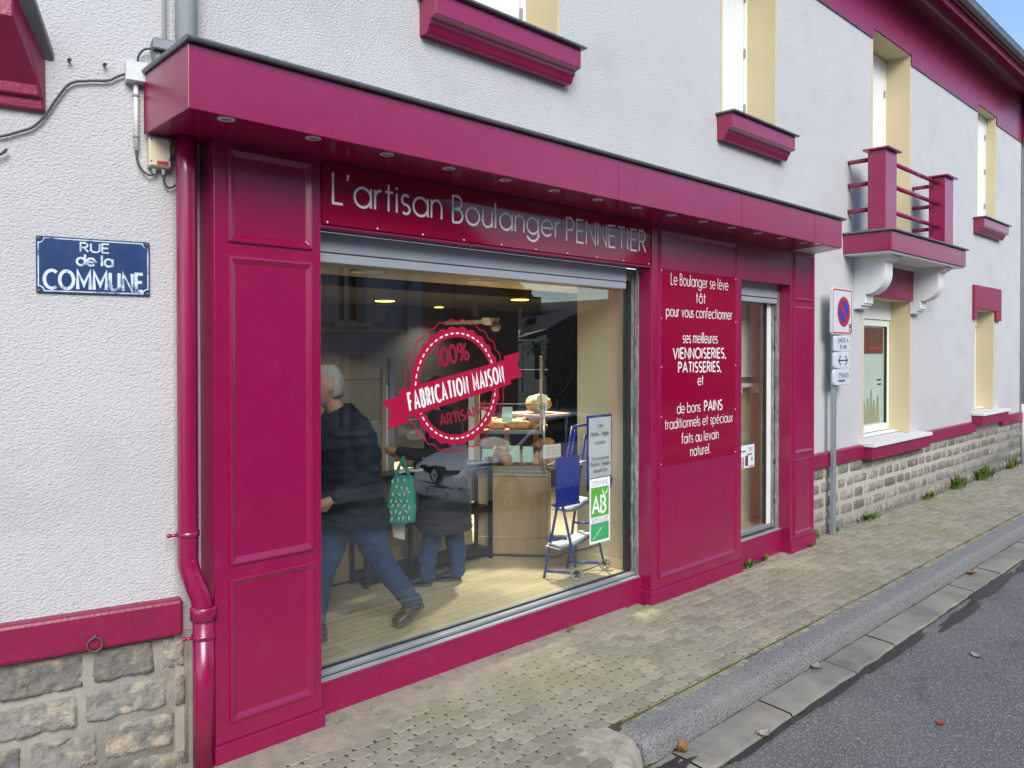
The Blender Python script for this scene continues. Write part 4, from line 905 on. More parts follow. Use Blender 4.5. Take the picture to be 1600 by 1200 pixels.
m = MB(); m.prism([(-.09, .06), (.09, .06), (.05, -.02), (-.05, -.02)], (4.30, 2.58, 2.30), XA, ZA, YA * .12); m.build('bracket', 'white_plastic', t, bev=.01)
m = MB(); m.ball((4.30, 2.56, 2.26), .055, 14); m.build('dome', 'frame_grey', t, smooth=True)
m = MB(); m.box(4.28, 4.32, 2.60, 3.40, 2.30, 2.34); m.build('arm', 'white_plastic', t)
# ------------------------------------------------------------------ counter and glass display
q0, q1 = Vector((3.114, 1.396, 0)), Vector((3.445, 1.006, 0)); qd = (q1 - q0).normalized(); qn = Vector((qd.y, -qd.x, 0)); QL = (q1 - q0).length
QM = Matrix(((qd.x, -qn.x, 0, q0.x), (qd.y, -qn.y, 0, q0.y), (0, 0, 1, 0), (0, 0, 0, 1)))     # local x along the angled front, y inwards
ct = thing('counter', 'light oak shop counter with an angled right end carrying the glass display', 'counter', (2.4, 1.8, ZF))
m = MB(); m.box(.9, 3.05, 1.56, 1.58, ZF + .02, .96); 
for x in (1.35, 1.93, 2.50): m.box(x, x + .008, 1.552, 1.56, ZF + .22, .96)
m.box(.9, 3.05, 1.548, 1.56, ZF + .02, ZF + .215); m.box(.9, 3.05, 1.555, 1.572, ZF, ZF + .02, 1)
m.build('front_panel', ['oak', 'seal'], ct, bev=.002)
m = MB(QM); m.box(-.10, QL, 0, .02, ZF + .17, .905); m.box(-.10, QL, -.006, .014, ZF + .018, ZF + .165); m.box(-.10, QL, .005, .015, ZF, ZF + .018, 1); m.box(QL - .02, QL, .02, .75, ZF + .018, .905)
m.build('angled_panel', ['oak', 'seal'], ct, bev=.002)
m = MB(QM); m.box(-.12, QL + .015, -.015, .75, .905, .925); m.build('angled_top', 'oak', ct, bev=.003)
m = MB(); m.box(.9, 3.2, 1.54, 2.2, .96, .985); m.build('counter_top', 'oak', ct, bev=.004)
ds = thing('display_case', 'glass bread display case with steel corner posts on the counter', 'display case', (3.2, 1.6, .925))
m = MB(QM); m.box(-.12, QL, -.006, .7, .926, .952); m.build('base_rail', 'steel', ds, bev=.002)
m = MB(QM); m.box(-.10, QL - .02, .015, .68, .953, .985); m.build('bread_board', 'oak_dark', ds, bev=.003)
m = MB(QM); m.box(-.10, QL - .03, .04, .66, 1.275, 1.295); m.box(-.10, QL - .03, .03, .04, 1.268, 1.30, 1); m.build('shelf', ['oak_dark', 'steel'], ds)
m = MB(QM); m.tube([(QL - .035, .0, .926), (QL - .035, .0, 1.535)], .012, 12); m.ball((QL - .035, 0, 1.54), .014, 10); m.build('corner_post', 'steel', ds, smooth=True)
m = MB(QM); m.box(QL - .075, QL - .05, .05, .075, 1.30, 1.95); m.build('wooden_post', 'oak', ds, bev=.003)
m = MB(QM); m.box(-.185, -.135, 0, .03, .95, 1.74); m.box(-.132, -.09, .0, .03, .95, 1.74, 1); m.build('corner_post', ['white_plastic', 'oak'], ds, bev=.002)
m = MB(QM); m.box(-.09, QL - .05, .002, .006, .953, 1.53); m.build('front_glass', 'case_glass', ds)
m = MB(QM); m.box(-.09, QL - .05, -.002, .010, 1.530, 1.538); m.box(-.1, QL, .03, .04, 1.83, 1.838); m.build('glass_edge', 'steel', ds)
dm = thing('display_case', 'long glass display case with grey posts behind the walking man', 'display case', (2.2, 1.6, .985))
m = MB(); m.box(.9, 2.9, 1.560, 1.566, .985, 1.775); m.build('front_glass', 'case_glass', dm)
m = MB(); m.box(.9, 2.12, 1.557, 1.569, 1.772, 1.780); m.box(2.19, 2.9, 1.557, 1.569, 1.760, 1.768); m.box(2.19, 2.9, 1.557, 1.569, 1.425, 1.433); m.box(.9, 2.12, 1.557, 1.569, 1.43, 1.436); m.build('glass_edge', 'steel', dm)
for a, b, y, z1, mt in ((2.150, 2.195, 1.54, 1.945, 'frame_grey'), (2.085, 2.115, 1.55, 1.86, 'oak'), (2.120, 2.142, 1.55, 1.72, 'white_plastic')):
    m = MB(); m.box(a, b, y, y + .03, .985, z1); m.build('post', mt, dm, bev=.002)
m = MB(); m.box(.9, 2.08, 1.60, 2.1, 1.16, 1.18); m.build('shelf', 'oak_dark', dm)
m = MB(); m.box(1.62, 2.085, 1.575, 1.595, .985, 1.42); m.build('rear_panel', 'mortar', dm)
# breads: one of each kind, then copies
def loaf(name, label, r, mt, seed, group, slash=3):
    t = thing(name, label, 'bread', (0, 0, 0), group)
    m = MB(); m.ball((0, 0, r[2] * .9), r, 16, 0, .22, seed); m.build('crust', mt, t, smooth=True)
    s = MB()
    for i in range(slash):
        x = (i - (slash - 1) / 2) * r[0] * .5; s.tube([(x - r[0] * .1, -r[1] * .5, r[2] * 1.72), (x, 0, r[2] * 1.93), (x + r[0] * .1, r[1] * .5, r[2] * 1.72)], r[1] * .10, 6)
    s.build('score_mark', 'golden', t, smooth=True); return t
def place(o, p, rz): o.location = p; o.rotation_euler = (0, 0, rz)
qz = math.atan2(qd.y, qd.x)
def qp(u, v, z): return QM @ Vector((u, v, z))
L1 = loaf('bread_loaf', 'brown loaf at the left of the lower display shelf', (.10, .07, .055), 'crust', 1, 'loaves in the angled glass display')
LB = [(.02, .12, .985, .2), ]
first = True
spots = [(.02, .10, .985, .3, 'brown loaf at the left of the lower display shelf'), (.16, .09, .985, 1.2, 'seeded loaf in the middle of the lower display shelf'), (.30, .10, .985, .5, 'dark round loaf right of the middle on the lower shelf'), (.12, .26, 1.0, .1, 'loaf at the back left of the lower shelf'), (.30, .28, 1.0, .9, 'loaf at the back right of the lower shelf, behind the price cards'),
         (.06, .15, 1.297, .2, 'long loaf at the left of the upper display shelf'), (.24, .14, 1.297, .1, 'pale crusted loaf in the middle of the upper display shelf'), (.40, .22, 1.297, .6, 'loaf right on the upper display shelf beside the wooden post')]
spots += [(.06, .40, 1.0, .4, 'loaf behind at the far left of the lower shelf'), (.22, .42, 1.0, 1.0, 'loaf at the very back of the lower shelf, in the middle'), (.40, .34, 1.0, .3, 'loaf behind the round roll on the lower shelf'), (-.02, .30, 1.297, .7, 'loaf at the back left of the upper shelf'), (.14, .32, 1.297, .2, 'loaf at the back of the upper shelf, in the middle'),
         (.30, .36, 1.297, 1.1, 'loaf at the back right of the upper shelf'), (.44, .14, .985, .8, 'loaf beside the steel corner post on the lower shelf'), (.10, .10, 1.03, 1.5, 'loaf stacked on top at the left of the lower shelf')]
for i, (u, v, z, rz, lb) in enumerate(spots):
    o = L1 if i == 0 else copy_tree(L1); place(o, qp(u, v, z), qz + rz); o.scale = (1 + .12 * math.sin(i * 2.3), 1 + .15 * math.cos(i * 1.7), 1 + .15 * math.sin(i)); o['label'] = lb
rr_ = thing('round_roll', 'small pale round roll at the right end of the lower display shelf', 'bread', tuple(qp(.395, .07, .985)))
m = MB(); m.ball(tuple(qp(.395, .07, 1.022)), (.042, .042, .038), 14, 0, .15, 3); m.build('crust', 'golden', rr_, smooth=True)
big = thing('bread_loaf', 'large dark boule at the right end, beside the display case', 'bread', (3.62, 1.22, .925))
m = MB(); m.ball((3.62, 1.28, 1.52), (.13, .11, .085), 16, 0, .2, 8); m.ball((3.60, 1.10, 1.02), (.11, .09, .08), 16, 0, .2, 6); m.ball((3.58, 1.18, 1.17), (.14, .07, .05), 14, 0, .25, 9); m.build('crust', 'crust', big, smooth=True)
m = MB(); m.box(3.45, 3.85, 1.1, 1.55, 1.41, 1.43); m.box(3.45, 3.47, 1.5, 1.55, .925, 1.41); m.box(3.83, 3.85, 1.5, 1.55, .925, 1.41); tag(m.build('side_shelf', 'oak_dark'), 'dark wooden bread shelf at the right end of the counter', 'shelf')
def card(label, p, rz, tilt, s=.10):
    t = thing('price_card', label, 'price card', tuple(p), 'mint price cards in the bread display')
    m = MB(); m.box(-s * .42, s * .42, -.001, .001, 0, s * 1.25); o = m.build('card', 'mint', None); o.parent = t; o.location = (0, 0, 0)
    m = MB()
    m.box(-s * .42, s * .42, -.0016, -.0012, s * .95, s * 1.25, 1)
    for k in range(4): m.box(-s * .32, s * (.28 - .1 * (k % 2)), -.0016, -.0012, s * (.22 + .17 * k), s * (.25 + .17 * k), 0)
    m.box(s * .22, s * .34, -.0016, -.0012, s * .06, s * .16, 1)
    o = m.build('print', ['ink', 'green_leaf'], None); o.parent = t; o.location = (0, 0, 0)
    t.rotation_euler = (-tilt, 0, rz); return t
card('mint price card leaning at the left of the lower display shelf', qp(-.02, .03, .99), qz, .15, .115)
card('mint price card in the middle of the lower display shelf', qp(.215, .03, 1.02), qz, .1, .115); card('mint price card beside the steel corner post', qp(.335, .04, 1.02), qz, .1, .11)
card('mint price card on the upper display shelf behind the badge', qp(-.03, .05, 1.36), qz, .15, .115); card('mint price card on the upper display shelf in the middle', qp(.15, .05, 1.37), qz, .25, .11); card('mint price card beside the wooden post on the upper shelf', qp(.455, .12, 1.47), qz, .1, .11)
pa = thing('pastry_tray', 'tray of golden pastries behind the walking man', 'pastries', (1.95, 1.75, 1.18))
m = MB(); m.box(1.72, 2.07, 1.64, 1.95, 1.181, 1.195); m.build('tray', 'steel', pa, bev=.004)
rr = random.Random(4)
for i in range(9):
    m = MB(); m.ball((1.78 + .10 * (i % 3) + rr.uniform(-.02, .02), 1.68 + .07 * (i // 3), 1.225 + .028 * (i % 2) + .012 * (i // 3)), (.062, .030, .026), 10, 0, .35, i); m.build('pastry', 'golden', pa, smooth=True)
# low black rack in front of the counter
rk = thing('metal_rack', 'low black metal rack with two shelves in front of the counter', 'rack', (2.5, 1.4, ZF))
for x in (1.76, 3.05):
    for y in (1.315, 1.50):
        m = MB(); m.box(x, x + .03, y, y + .03, ZF, 1.08 if x > 2 else 1.04); m.build('leg', 'black_metal', rk, bev=.003)
for z, h in ((.30, .05), (.66, .05), (1.04, .04)):
    m = MB(); m.box(1.79, 3.05, 1.318, 1.345, z - h, z); m.box(1.79, 3.05, 1.50, 1.525, z - h, z); m.box(1.785, 3.055, 1.345, 1.50, z - .012, z - .002)
    m.build('shelf', 'black_metal', rk, bev=.003)
m = MB(); m.box(2.18, 2.21, 1.316, 1.346, ZF, 1.03); m.build('leg', 'black_metal', rk, bev=.003)
# ------------------------------------------------------------------ blue newspaper stand
ns = thing('newspaper_stand', 'blue tubular newspaper stand on two small wheels by the window', 'newspaper stand', (3.2, .48, ZF))
def bar(a, b, r=.011, nm='bar'):
    m = MB(); m.tube([a, b], r, 10); return m.build(nm, 'blue_paint', ns, smooth=True)
# two A-shaped side frames
near = dict(f=(2.955, .590, ZF), w=(3.055, .375, ZF + .05), t=(3.10, .50, .90)); far = dict(f=(3.285, .640, ZF), w=(3.47, .405, ZF + .05), t=(3.40, .50, 1.05))
bar((2.945, .585, ZF), (3.045, .49, .95)); bar((3.085, .360, ZF + .04), (3.00, .47, .90)); bar((2.955, .575, ZF + .055), (3.07, .37, ZF + .055)); bar((2.985, .54, .52), (3.04, .43, .52), .009)
bar((3.285, .640, ZF), (3.42, .56, 1.30)); bar((3.47, .400, ZF + .05), (3.36, .47, .80)); bar((3.29, .63, ZF + .055), (3.46, .41, ZF + .055)); bar((3.33, .60, .58), (3.42, .45, .58), .009)
bar((3.045, .49, .95), (3.19, .50, 1.39)); bar((3.10, .49, .95), (3.235, .50, 1.39)); bar((3.19, .50, 1.39), (3.60, .48, 1.40), .010); bar((3.09, .365, ZF + .05), (3.47, .41, ZF + .05), .005, 'axle')
def spoked_wheel(c):
    m = MB(); c = Vector(c); ax = Vector((-.70, -.71, 0)).normalized()
    m.lathe(c - ax * .011, ax, [(.034, 0), (.048, 0), (.050, .004), (.050, .018), (.048, .022), (.034, .022), (.034, 0)], 24, cap=False)
    w = m.build('wheel', 'mortar', ns, smooth=True)
    m = MB(); u = ax.cross(ZA).normalized(); m.lathe(c - ax * .012, ax, [(.012, 0), (.012, .026), (0, .027)], 12)
    for k in range(6):
        a = k * PI / 3; d = u * math.cos(a) + ZA * math.sin(a); m.tube([c + d * .01, c + d * .036], .0045, 6)
    m.build('hub', 'black_plastic', w, smooth=True)
spoked_wheel((3.075, .355, ZF + .05)); spoked_wheel((3.475, .395, ZF + .05))
m = MB(); m.box(2.935, 3.215, .445, .455, .80, 1.165); m.box(2.935, 3.215, .44, .50, .785, .80); m.box(2.90, 3.18, .405, .445, .785, .795); b_ = m.build('rack_box', 'blue_paint', ns, bev=.004)
m = MB(); m.lathe((3.05, .445, .97), -YA, [(.007, 0), (.005, .004), (0, .005)], 8); m.lathe((3.12, .445, .97), -YA, [(.007, 0), (.005, .004), (0, .005)], 8); m.build('screw', 'steel', b_)
m = MB(); m.box(3.285, 3.60, .425, .435, .86, 1.475); m.build('poster_frame', 'blue_paint', ns, bev=.004)
m = MB(); m.tube([(3.26, .41, .92), (3.32, .40, .90), (3.56, .40, .90), (3.60, .42, .94)], .005, 6); m.build('wire', 'black_metal', ns, smooth=True)
ps = thing('news_poster', 'white headline poster clipped to the blue newspaper stand', 'poster', (3.44, .42, .98))
m = MB(); m.box(3.30, 3.585, .4205, .4225, 1.145, 1.455); m.box(3.305, 3.59, .4212, .4232, .965, 1.150); m.build('sheet', 'paper', ps)
m = MB(); cx = 3.442
for s_, z, h, wd in (('Trains', 1.375, .028, .07), ('Nantes - Angers', 1.305, .036, .235), ('va saturer', 1.235, .034, .14)): txt(m, s_, (cx, .4205, z), XA, ZA, h, .11, width=wd)
for s_, z, h, wd in (('Crise ukrainienne', 1.108, .026, .22), ('Poutine, l\'espion', 1.058, .034, .255), ('devenu tsar', 1.005, .032, .18)): txt(m, s_, (cx + .005, .4212, z), XA, ZA, h, .11, width=wd)
m.box(3.41, 3.475, .4196, .4204, 1.362, 1.364); m.box(3.34, 3.55, .4204, .4211, 1.095, 1.097)
m.build('lettering', 'ink', ps)
def papers(label, c, L_, W_, n, rz, tilt, seed):
    t = thing('newspapers', label, 'newspapers', c, 'newspapers on the blue stand'); rr = random.Random(seed)
    for i in range(n):
        m = MB(); z = i * .010; dx, dy = rr.uniform(-.015, .015), rr.uniform(-.015, .015); k = 7; vs = []
        for j in range(k):
            x = -L_ / 2 + L_ * j / (k - 1); zz = z + .012 * math.sin(j * 1.1 + seed + i * .3)
            for y_, dz in ((-W_ / 2, 0), (W_ / 2, .004)): vs += [(c[0] + x + dx, c[1] + y_ + dy, c[2] + zz + dz), (c[0] + x + dx, c[1] + y_ + dy, c[2] + zz + dz + .007)]
        m.add(vs, [f for j in range(k - 1) for f in ((4*j, 4*j+2, 4*j+6, 4*j+4), (4*j+1, 4*j+5, 4*j+7, 4*j+3), (4*j, 4*j+4, 4*j+5, 4*j+1), (4*j+2, 4*j+3, 4*j+7, 4*j+6))] + [(0, 1, 3, 2), (4*k-4, 4*k-2, 4*k-1, 4*k-3)])
        o = m.build('newspaper', 'newsprint' if i % 2 else 'paper', t)
    t.rotation_euler = (0, tilt, rz); return t
papers('folded newspapers on the lowest rack of the blue stand', (3.17, .50, .455), .40, .14, 3, .0, -.10, 1)
papers('newspapers on the middle rack of the blue stand', (3.22, .52, .735), .34, .14, 3, .0, -.13, 2)
papers('newspapers on the top rack behind the blue box', (3.24, .58, 1.06), .30, .18, 4, .0, -.08, 3)
bx = thing('cardboard_sign', 'folded white price board standing behind the blue newspaper stand', 'sign', (3.10, .66, 1.12))
m = MB(); m.box(2.995, 3.205, .64, .646, 1.135, 1.24); m.add([(2.995, .64, 1.24), (3.205, .64, 1.235), (3.225, .70, 1.14), (3.01, .70, 1.14)], [(0, 1, 2, 3)]); m.build('board', 'cloth_white', bx)
m = MB()
for k in range(4): m.box(3.03, 3.17 - .02 * (k % 2), .6385, .6395, 1.16 + .018 * k, 1.164 + .018 * k)
m.build('print', 'golden', bx)
# black cable on the floor
m = MB(); m.tube(curve_pts([(3.12, 1.385, ZF + .01), (3.40, 1.02, ZF + .01), (3.46, .93, ZF + .012), (3.50, .85, ZF + .05), (3.57, .70, ZF + .10), (3.58, .55, ZF + .16)]), .007, 8); tag(m.build('floor_cable', 'cable', smooth=True), 'black cable along the foot of the oak counter', 'cable')
# ------------------------------------------------------------------ people
def bake(o, name, mt, parent, smooth=True):
    dg = bpy.context.evaluated_depsgraph_get(); dg.update()
    me = bpy.data.meshes.new_from_object(o.evaluated_get(dg)); me.name = name
    old = o.data; bpy.data.objects.remove(o); bpy.data.meshes.remove(old)
    L = WLOC[parent.name]
    for v in me.vertices: v.co -= L
    me.materials.clear(); me.materials.append(MATS[mt])
    me.polygons.foreach_set('material_index', [0] * len(me.polygons)); me.polygons.foreach_set('use_smooth', [True] * len(me.polygons))
    n = bpy.data.objects.new(name, me); COL.objects.link(n); n.parent = parent; WLOC[n.name] = L.copy(); return n
def capsule_chain(mb, pts, n=12):            # tapered limb with rounded ends: pts [(pos, r)]
    P = [Vector(p) for p, r in pts]; Q = [r for p, r in pts]; d0 = (P[0] - P[1]).normalized(); d1 = (P[-1] - P[-2]).normalized()
    pp = [P[0] + d0 * Q[0] * .95, P[0] + d0 * Q[0] * .6] ; rr = [Q[0] * .25, Q[0] * .78]
    for i in range(len(P)):
        pp.append(P[i]); rr.append(Q[i])
        if i < len(P) - 1:
            for t in (.33, .66): pp.append(P[i].lerp(P[i + 1], t)); rr.append(Q[i] + (Q[i + 1] - Q[i]) * t)
    pp += [P[-1] + d1 * Q[-1] * .6, P[-1] + d1 * Q[-1] * .95]; rr += [Q[-1] * .78, Q[-1] * .25]
    mb.tube(pp, rr, n)
def hull(mb, rings, n=24):                    # rings [(centre, half-x, half-y, heading)]
    out = []
    for c, a, b, h in rings:
        c = Vector(c); u = Vector((math.cos(h), math.sin(h), 0)); v = Vector((-math.sin(h), math.cos(h), 0))
        out.append([c + u * (a * math.cos(2 * PI * j / n)) + v * (b * math.sin(2 * PI * j / n)) for j in range(n)])
    mb.loft(out)
def remeshed(mb, name, mt, parent, voxel, smooth_it=6, disp=None):
    me = bpy.data.meshes.new('tmp'); me.from_pydata([tuple(p) for p in mb.v], [], mb.f); o = bpy.data.objects.new('tmp', me); COL.objects.link(o)
    r = o.modifiers.new('r', 'REMESH'); r.mode = 'VOXEL'; r.voxel_size = voxel
    s = o.modifiers.new('s', 'SMOOTH'); s.factor = .5; s.iterations = smooth_it
    n = bake(o, name, mt, parent)
    if disp:
        for v in n.data.vertices:
            w = v.co + WLOC[n.name]; k = noise.noise(w * disp[0]) * disp[1] + noise.noise(Vector((w.x * disp[0] * .7, w.y * disp[0] * .7, w.z * disp[0] * 2.6))) * disp[1]; v.co += v.normal * k
    return n
def head(mb, c, fw, s=1.0):
    c = Vector(c); fw = Vector(fw).normalized(); sd = ZA.cross(fw)
    n = 20; rings = []
    for i in range(1, 16):
        a = PI * i / 16; z = -math.cos(a); ring = []
        for j in range(n):
            b = 2 * PI * j / n; f_, s_ = math.cos(b), math.sin(b); r = math.sin(a)
            fx = .098 * (1 + (.10 if (f_ < 0 and z > -.2) else 0)); sx_ = .075 * (1 - (.18 if z < -.3 else 0) * (-z))
            x = fx * r * f_; y = sx_ * r * s_
            if f_ > .3 and z < -.35: x += .018 * f_          # jaw and chin
            if f_ > .85 and -.05 < z < .22: x -= .006         # eye line
            ring.append(c + (fw * x + sd * y + ZA * (.120 * z)) * s)
        rings.append(ring)
    mb.loft(rings)
    nb_ = c + fw * .100 * s
    mb.loft([[nb_ + (sd * dx + ZA * (.020 * 1) + fw * -.004) * s for dx in (-.008, 0, .008)] + [nb_ + ZA * .02 * s - fw * .02], [nb_ + (sd * dx * 1.8 + ZA * -.028 + fw * (.022 if dx == 0 else .004)) * s for dx in (-.008, 0, .008)] + [nb_ - ZA * .03 * s - fw * .02]])
    for k in (-1, 1):
        mb.ball(c + (sd * (.077 * k) - fw * .006 + ZA * -.004) * s, (.022 * s, .010 * s, .032 * s) if abs(fw.x) > .7 else (.014, .014, .032), 10)
    mb.ball(c + (fw * .098 + ZA * -.058) * s, (.010, .020, .008), 8)
def hand(mb, w, d, up, s=1.0):               # wrist, pointing direction, back-of-hand normal; fingers half curled
    w, d, up = Vector(w), Vector(d).normalized(), Vector(up).normalized(); sd = d.cross(up)
    capsule_chain(mb, [(w, .024 * s), (w + d * .05 * s, .030 * s), (w + d * .085 * s, .026 * s)], 10)
    for k, (off, L_) in enumerate(((-.027, .030), (-.009, .036), (.009, .034), (.026, .027))):
        b = w + d * .085 * s + sd * off * s; L_ *= s
        capsule_chain(mb, [(b, .0095 * s), (b + d * L_ - up * .006, .009 * s), (b + d * L_ * 1.3 - up * (.010 + L_ * .8), .0085 * s), (b + d * L_ * .8 - up * (.012 + L_ * 1.3), .008 * s)], 8)
    b = w + d * .03 * s - sd * .024 * s; capsule_chain(mb, [(b, .012 * s), (b - sd * .022 + d * .025 - up * .01, .0105 * s), (b - sd * .012 + d * .055 - up * .028, .009 * s)], 8)
def shoe(name, parent, heel, toe, mt, up=ZA, h=.075, w=.045, L=None):
    heel, toe = Vector(heel), Vector(toe); d = (toe - heel).normalized(); sd = d.cross(up).normalized(); u = sd.cross(d); L = L or (toe - heel).length; rings, sole = [], []
    for t, ww, hh in ((0, .55, .85), (.05, .78, 1.0), (.18, .84, 1.05), (.33, .86, .95), (.5, .98, .72), (.68, 1.06, .56), (.84, .98, .48), (.95, .70, .40), (1.0, .35, .28)):
        c = heel + d * (L * t)
        rings.append([c + sd * (ww * w * math.cos(2 * PI * j / 14)) + u * (.012 + max(0, hh * h * .5 + hh * h * .5 * math.sin(2 * PI * j / 14))) for j in range(14)])
        sole.append([c + sd * (ww * w * 1.06 * k) + u * z for k, z in ((-1, 0), (1, 0), (1, .018), (-1, .018))])
    m = MB(); m.loft(rings); o = m.build(name, mt, parent, smooth=True)
    m = MB(); m.loft(sole); m.build('sole', 'sole', o, bev=.004)
# walking man, seen from his left side
man = thing('person', 'grey haired person in a dark coat and blue jeans striding left inside the shop', 'person', (1.1, .52, ZF))
b = MB(); head(b, (.930, .52, 1.785), (-1, .10, -.12))
capsule_chain(b, [((.965, .52, 1.70), .056), ((1.03, .52, 1.58), .062), ((1.07, .52, 1.48), .10)])
hull(b, [((1.06, .52, 1.54), .075, .15, 0), ((1.065, .52, 1.45), .11, .18, 0), ((1.08, .52, 1.30), .115, .17, 0), ((1.10, .52, 1.12), .11, .155, 0), ((1.12, .52, 1.0), .115, .165, 0), ((1.12, .52, .92), .09, .13, 0)])
for y, el, wr in ((.335, (1.075, .285, 1.23), (.86, .33, 1.13)), (.705, (1.12, .76, 1.22), (.95, .76, 1.02))):
    capsule_chain(b, [((1.06, y, 1.50), .055), (el, .042), (wr, .028)]); hand(b, wr, (-.9, .1 if y < .5 else 0, -.25), (0, -1 if y < .5 else 1, .2))
capsule_chain(b, [((1.13, .44, .97), .082), ((1.29, .45, .655), .056), ((1.55, .475, .345), .038)])
capsule_chain(b, [((1.10, .60, .97), .082), ((.95, .61, .60), .056), ((.90, .61, .27), .038)])
remeshed(b, 'body', 'skin', man, .0085, 3)
b = MB(); hull(b, [((1.035, .52, 1.665), .070, .078, 0), ((1.045, .52, 1.635), .095, .105, 0), ((1.05, .52, 1.585), .125, .185, 0), ((1.06, .52, 1.53), .145, .225, 0), ((1.07, .52, 1.40), .165, .235, 0), ((1.09, .52, 1.22), .18, .235, 0), ((1.11, .52, 1.08), .195, .235, 0), ((1.13, .52, .965), .215, .24, 0), ((1.135, .52, .93), .21, .235, 0)])
capsule_chain(b, [((1.06, .335, 1.50), .088), ((1.085, .305, 1.36), .082), ((1.085, .295, 1.225), .078), ((.98, .305, 1.17), .066), ((.89, .325, 1.14), .055)], 14)
capsule_chain(b, [((1.06, .705, 1.50), .088), ((1.12, .755, 1.22), .074), ((.97, .765, 1.03), .055)], 14)
remeshed(b, 'coat', 'coat_navy', man, .011, 4, (11, .016))
b = MB(); capsule_chain(b, [((1.13, .445, .985), .115), ((1.20, .448, .84), .098), ((1.29, .45, .665), .080), ((1.40, .460, .52), .072), ((1.515, .472, .385), .066), ((1.545, .475, .35), .064)], 16)
capsule_chain(b, [((1.10, .60, .985), .110), ((.95, .61, .62), .080), ((.905, .61, .35), .068), ((.90, .61, .30), .066)], 16)
hull(b, [((1.12, .52, 1.05), .15, .19, 0), ((1.12, .52, .92), .15, .19, 0)])
remeshed(b, 'trousers', 'denim', man, .009, 3, (9, .007))
shoe('shoe', man, (1.645, .49, .300), (1.415, .475, .205), 'leather', (-.25, 0, 1), .10, .050)
shoe('shoe', man, (.98, .61, .205), (.70, .61, .205), 'leather', ZA, .09, .048)
b = MB(); c = Vector((.937, .52, 1.787)); fw = Vector((-1, .10, -.12)).normalized(); n = 22; rings = []
for i in range(2, 15):
    a = PI * i / 15; ring = []
    for j in range(n):
        th_ = 2 * PI * j / n; d = Vector((math.sin(a) * math.cos(th_), math.sin(a) * math.sin(th_), math.cos(a))); f_ = d.dot(fw)
        keep = d.z > .50 - (.0 if f_ > 0 else .95 * min(1, -f_ * 1.6)) or (f_ < -.12 and d.z > -.62)
        r = 1.09 if keep else .80; rough_ = 1 + .05 * noise.noise(d * 9)
        ring.append(c + Vector((d.x * .107, d.y * .083, d.z * .128)) * r * rough_)
    rings.append(ring)
b.loft(rings); b.build('hair', 'hair', man, smooth=True)
b = MB()
for k in (-1, 1): b.ball(Vector((.930, .52, 1.785)) + fw * .088 + ZA.cross(fw) * .032 * k + ZA * .004, .011, 10)
b.build('eyes', 'ink', man, smooth=True)
# customer at the counter, seen from behind
wom = thing('person', 'customer in a charcoal coat and jeans standing at the counter behind the badge', 'person', (2.30, 1.07, ZF))
H_ = R(130); fwd = Vector((math.cos(H_), math.sin(H_), 0)); sdw = ZA.cross(fwd)
cw = Vector((2.31, 1.05, 0))
def WP(f_, s_, z): return cw + fwd * f_ + sdw * s_ + ZA * z
b = MB(); head(b, WP(.06, 0, 1.66), fwd + ZA * -.25, .95)
capsule_chain(b, [(WP(.03, 0, 1.56), .050), (WP(0, 0, 1.45), .058)])
hull(b, [(WP(0, 0, 1.44), .07, .14, H_), (WP(-.01, 0, 1.32), .10, .155, H_), (WP(0, 0, 1.10), .10, .145, H_), (WP(0, 0, .98), .11, .165, H_), (WP(0, 0, .88), .10, .16, H_)])
capsule_chain(b, [(WP(0, .165, 1.40), .048), (WP(.06, .235, 1.20), .038), (WP(.30, .22, 1.24), .026)]); hand(b, WP(.30, .22, 1.24), fwd + ZA * .1, sdw, .9)
capsule_chain(b, [(WP(0, -.165, 1.40), .048), (WP(.02, -.20, 1.16), .038), (WP(.24, -.12, 1.10), .026)]); hand(b, WP(.24, -.12, 1.10), fwd, -sdw, .9)
feet = ((2.16, 1.075), (2.42, 1.025))
for (x, y), sg_ in zip(feet, (.08, -.08)): capsule_chain(b, [(WP(0, sg_, .90), .080), (WP(.0, sg_ * 1.1, .60).lerp(Vector((x, y, .60)), .6), .055), ((x, y, .27), .036)])
remeshed(b, 'body', 'skin', wom, .0085, 3)
b = MB(); hull(b, [(WP(.02, 0, 1.545), .07, .08, H_), (WP(.01, 0, 1.50), .11, .13, H_), (WP(0, 0, 1.45), .13, .19, H_), (WP(-.01, 0, 1.34), .155, .215, H_), (WP(-.005, 0, 1.10), .165, .22, H_), (WP(0, 0, .88), .20, .245, H_), (WP(0, 0, .66), .215, .265, H_), (WP(0, 0, .62), .21, .26, H_)])
capsule_chain(b, [(WP(0, .165, 1.41), .078), (WP(.05, .235, 1.21), .068), (WP(.18, .23, 1.22), .058), (WP(.29, .22, 1.24), .046)], 14)
capsule_chain(b, [(WP(0, -.165, 1.41), .078), (WP(.02, -.21, 1.16), .066), (WP(.23, -.12, 1.10), .046)], 14)
remeshed(b, 'coat', 'coat_charcoal', wom, .011, 4, (11, .014))
b = MB()
for (x, y), sg_ in zip(feet, (.085, -.085)): capsule_chain(b, [(WP(0, sg_, .88), .10), (WP(.0, sg_ * 1.1, .58).lerp(Vector((x, y, .58)), .65), .078), ((x, y, .40), .068), ((x, y, .275), .066)], 16)
remeshed(b, 'trousers', 'denim', wom, .009, 3, (9, .007))
shoe('shoe', wom, (2.185, 1.055, ZF), (2.01, 1.20, ZF), 'black_plastic', ZA, .085, .044); shoe('shoe', wom, (2.445, 1.005, ZF), (2.275, 1.15, ZF), 'black_plastic', ZA, .085, .044)
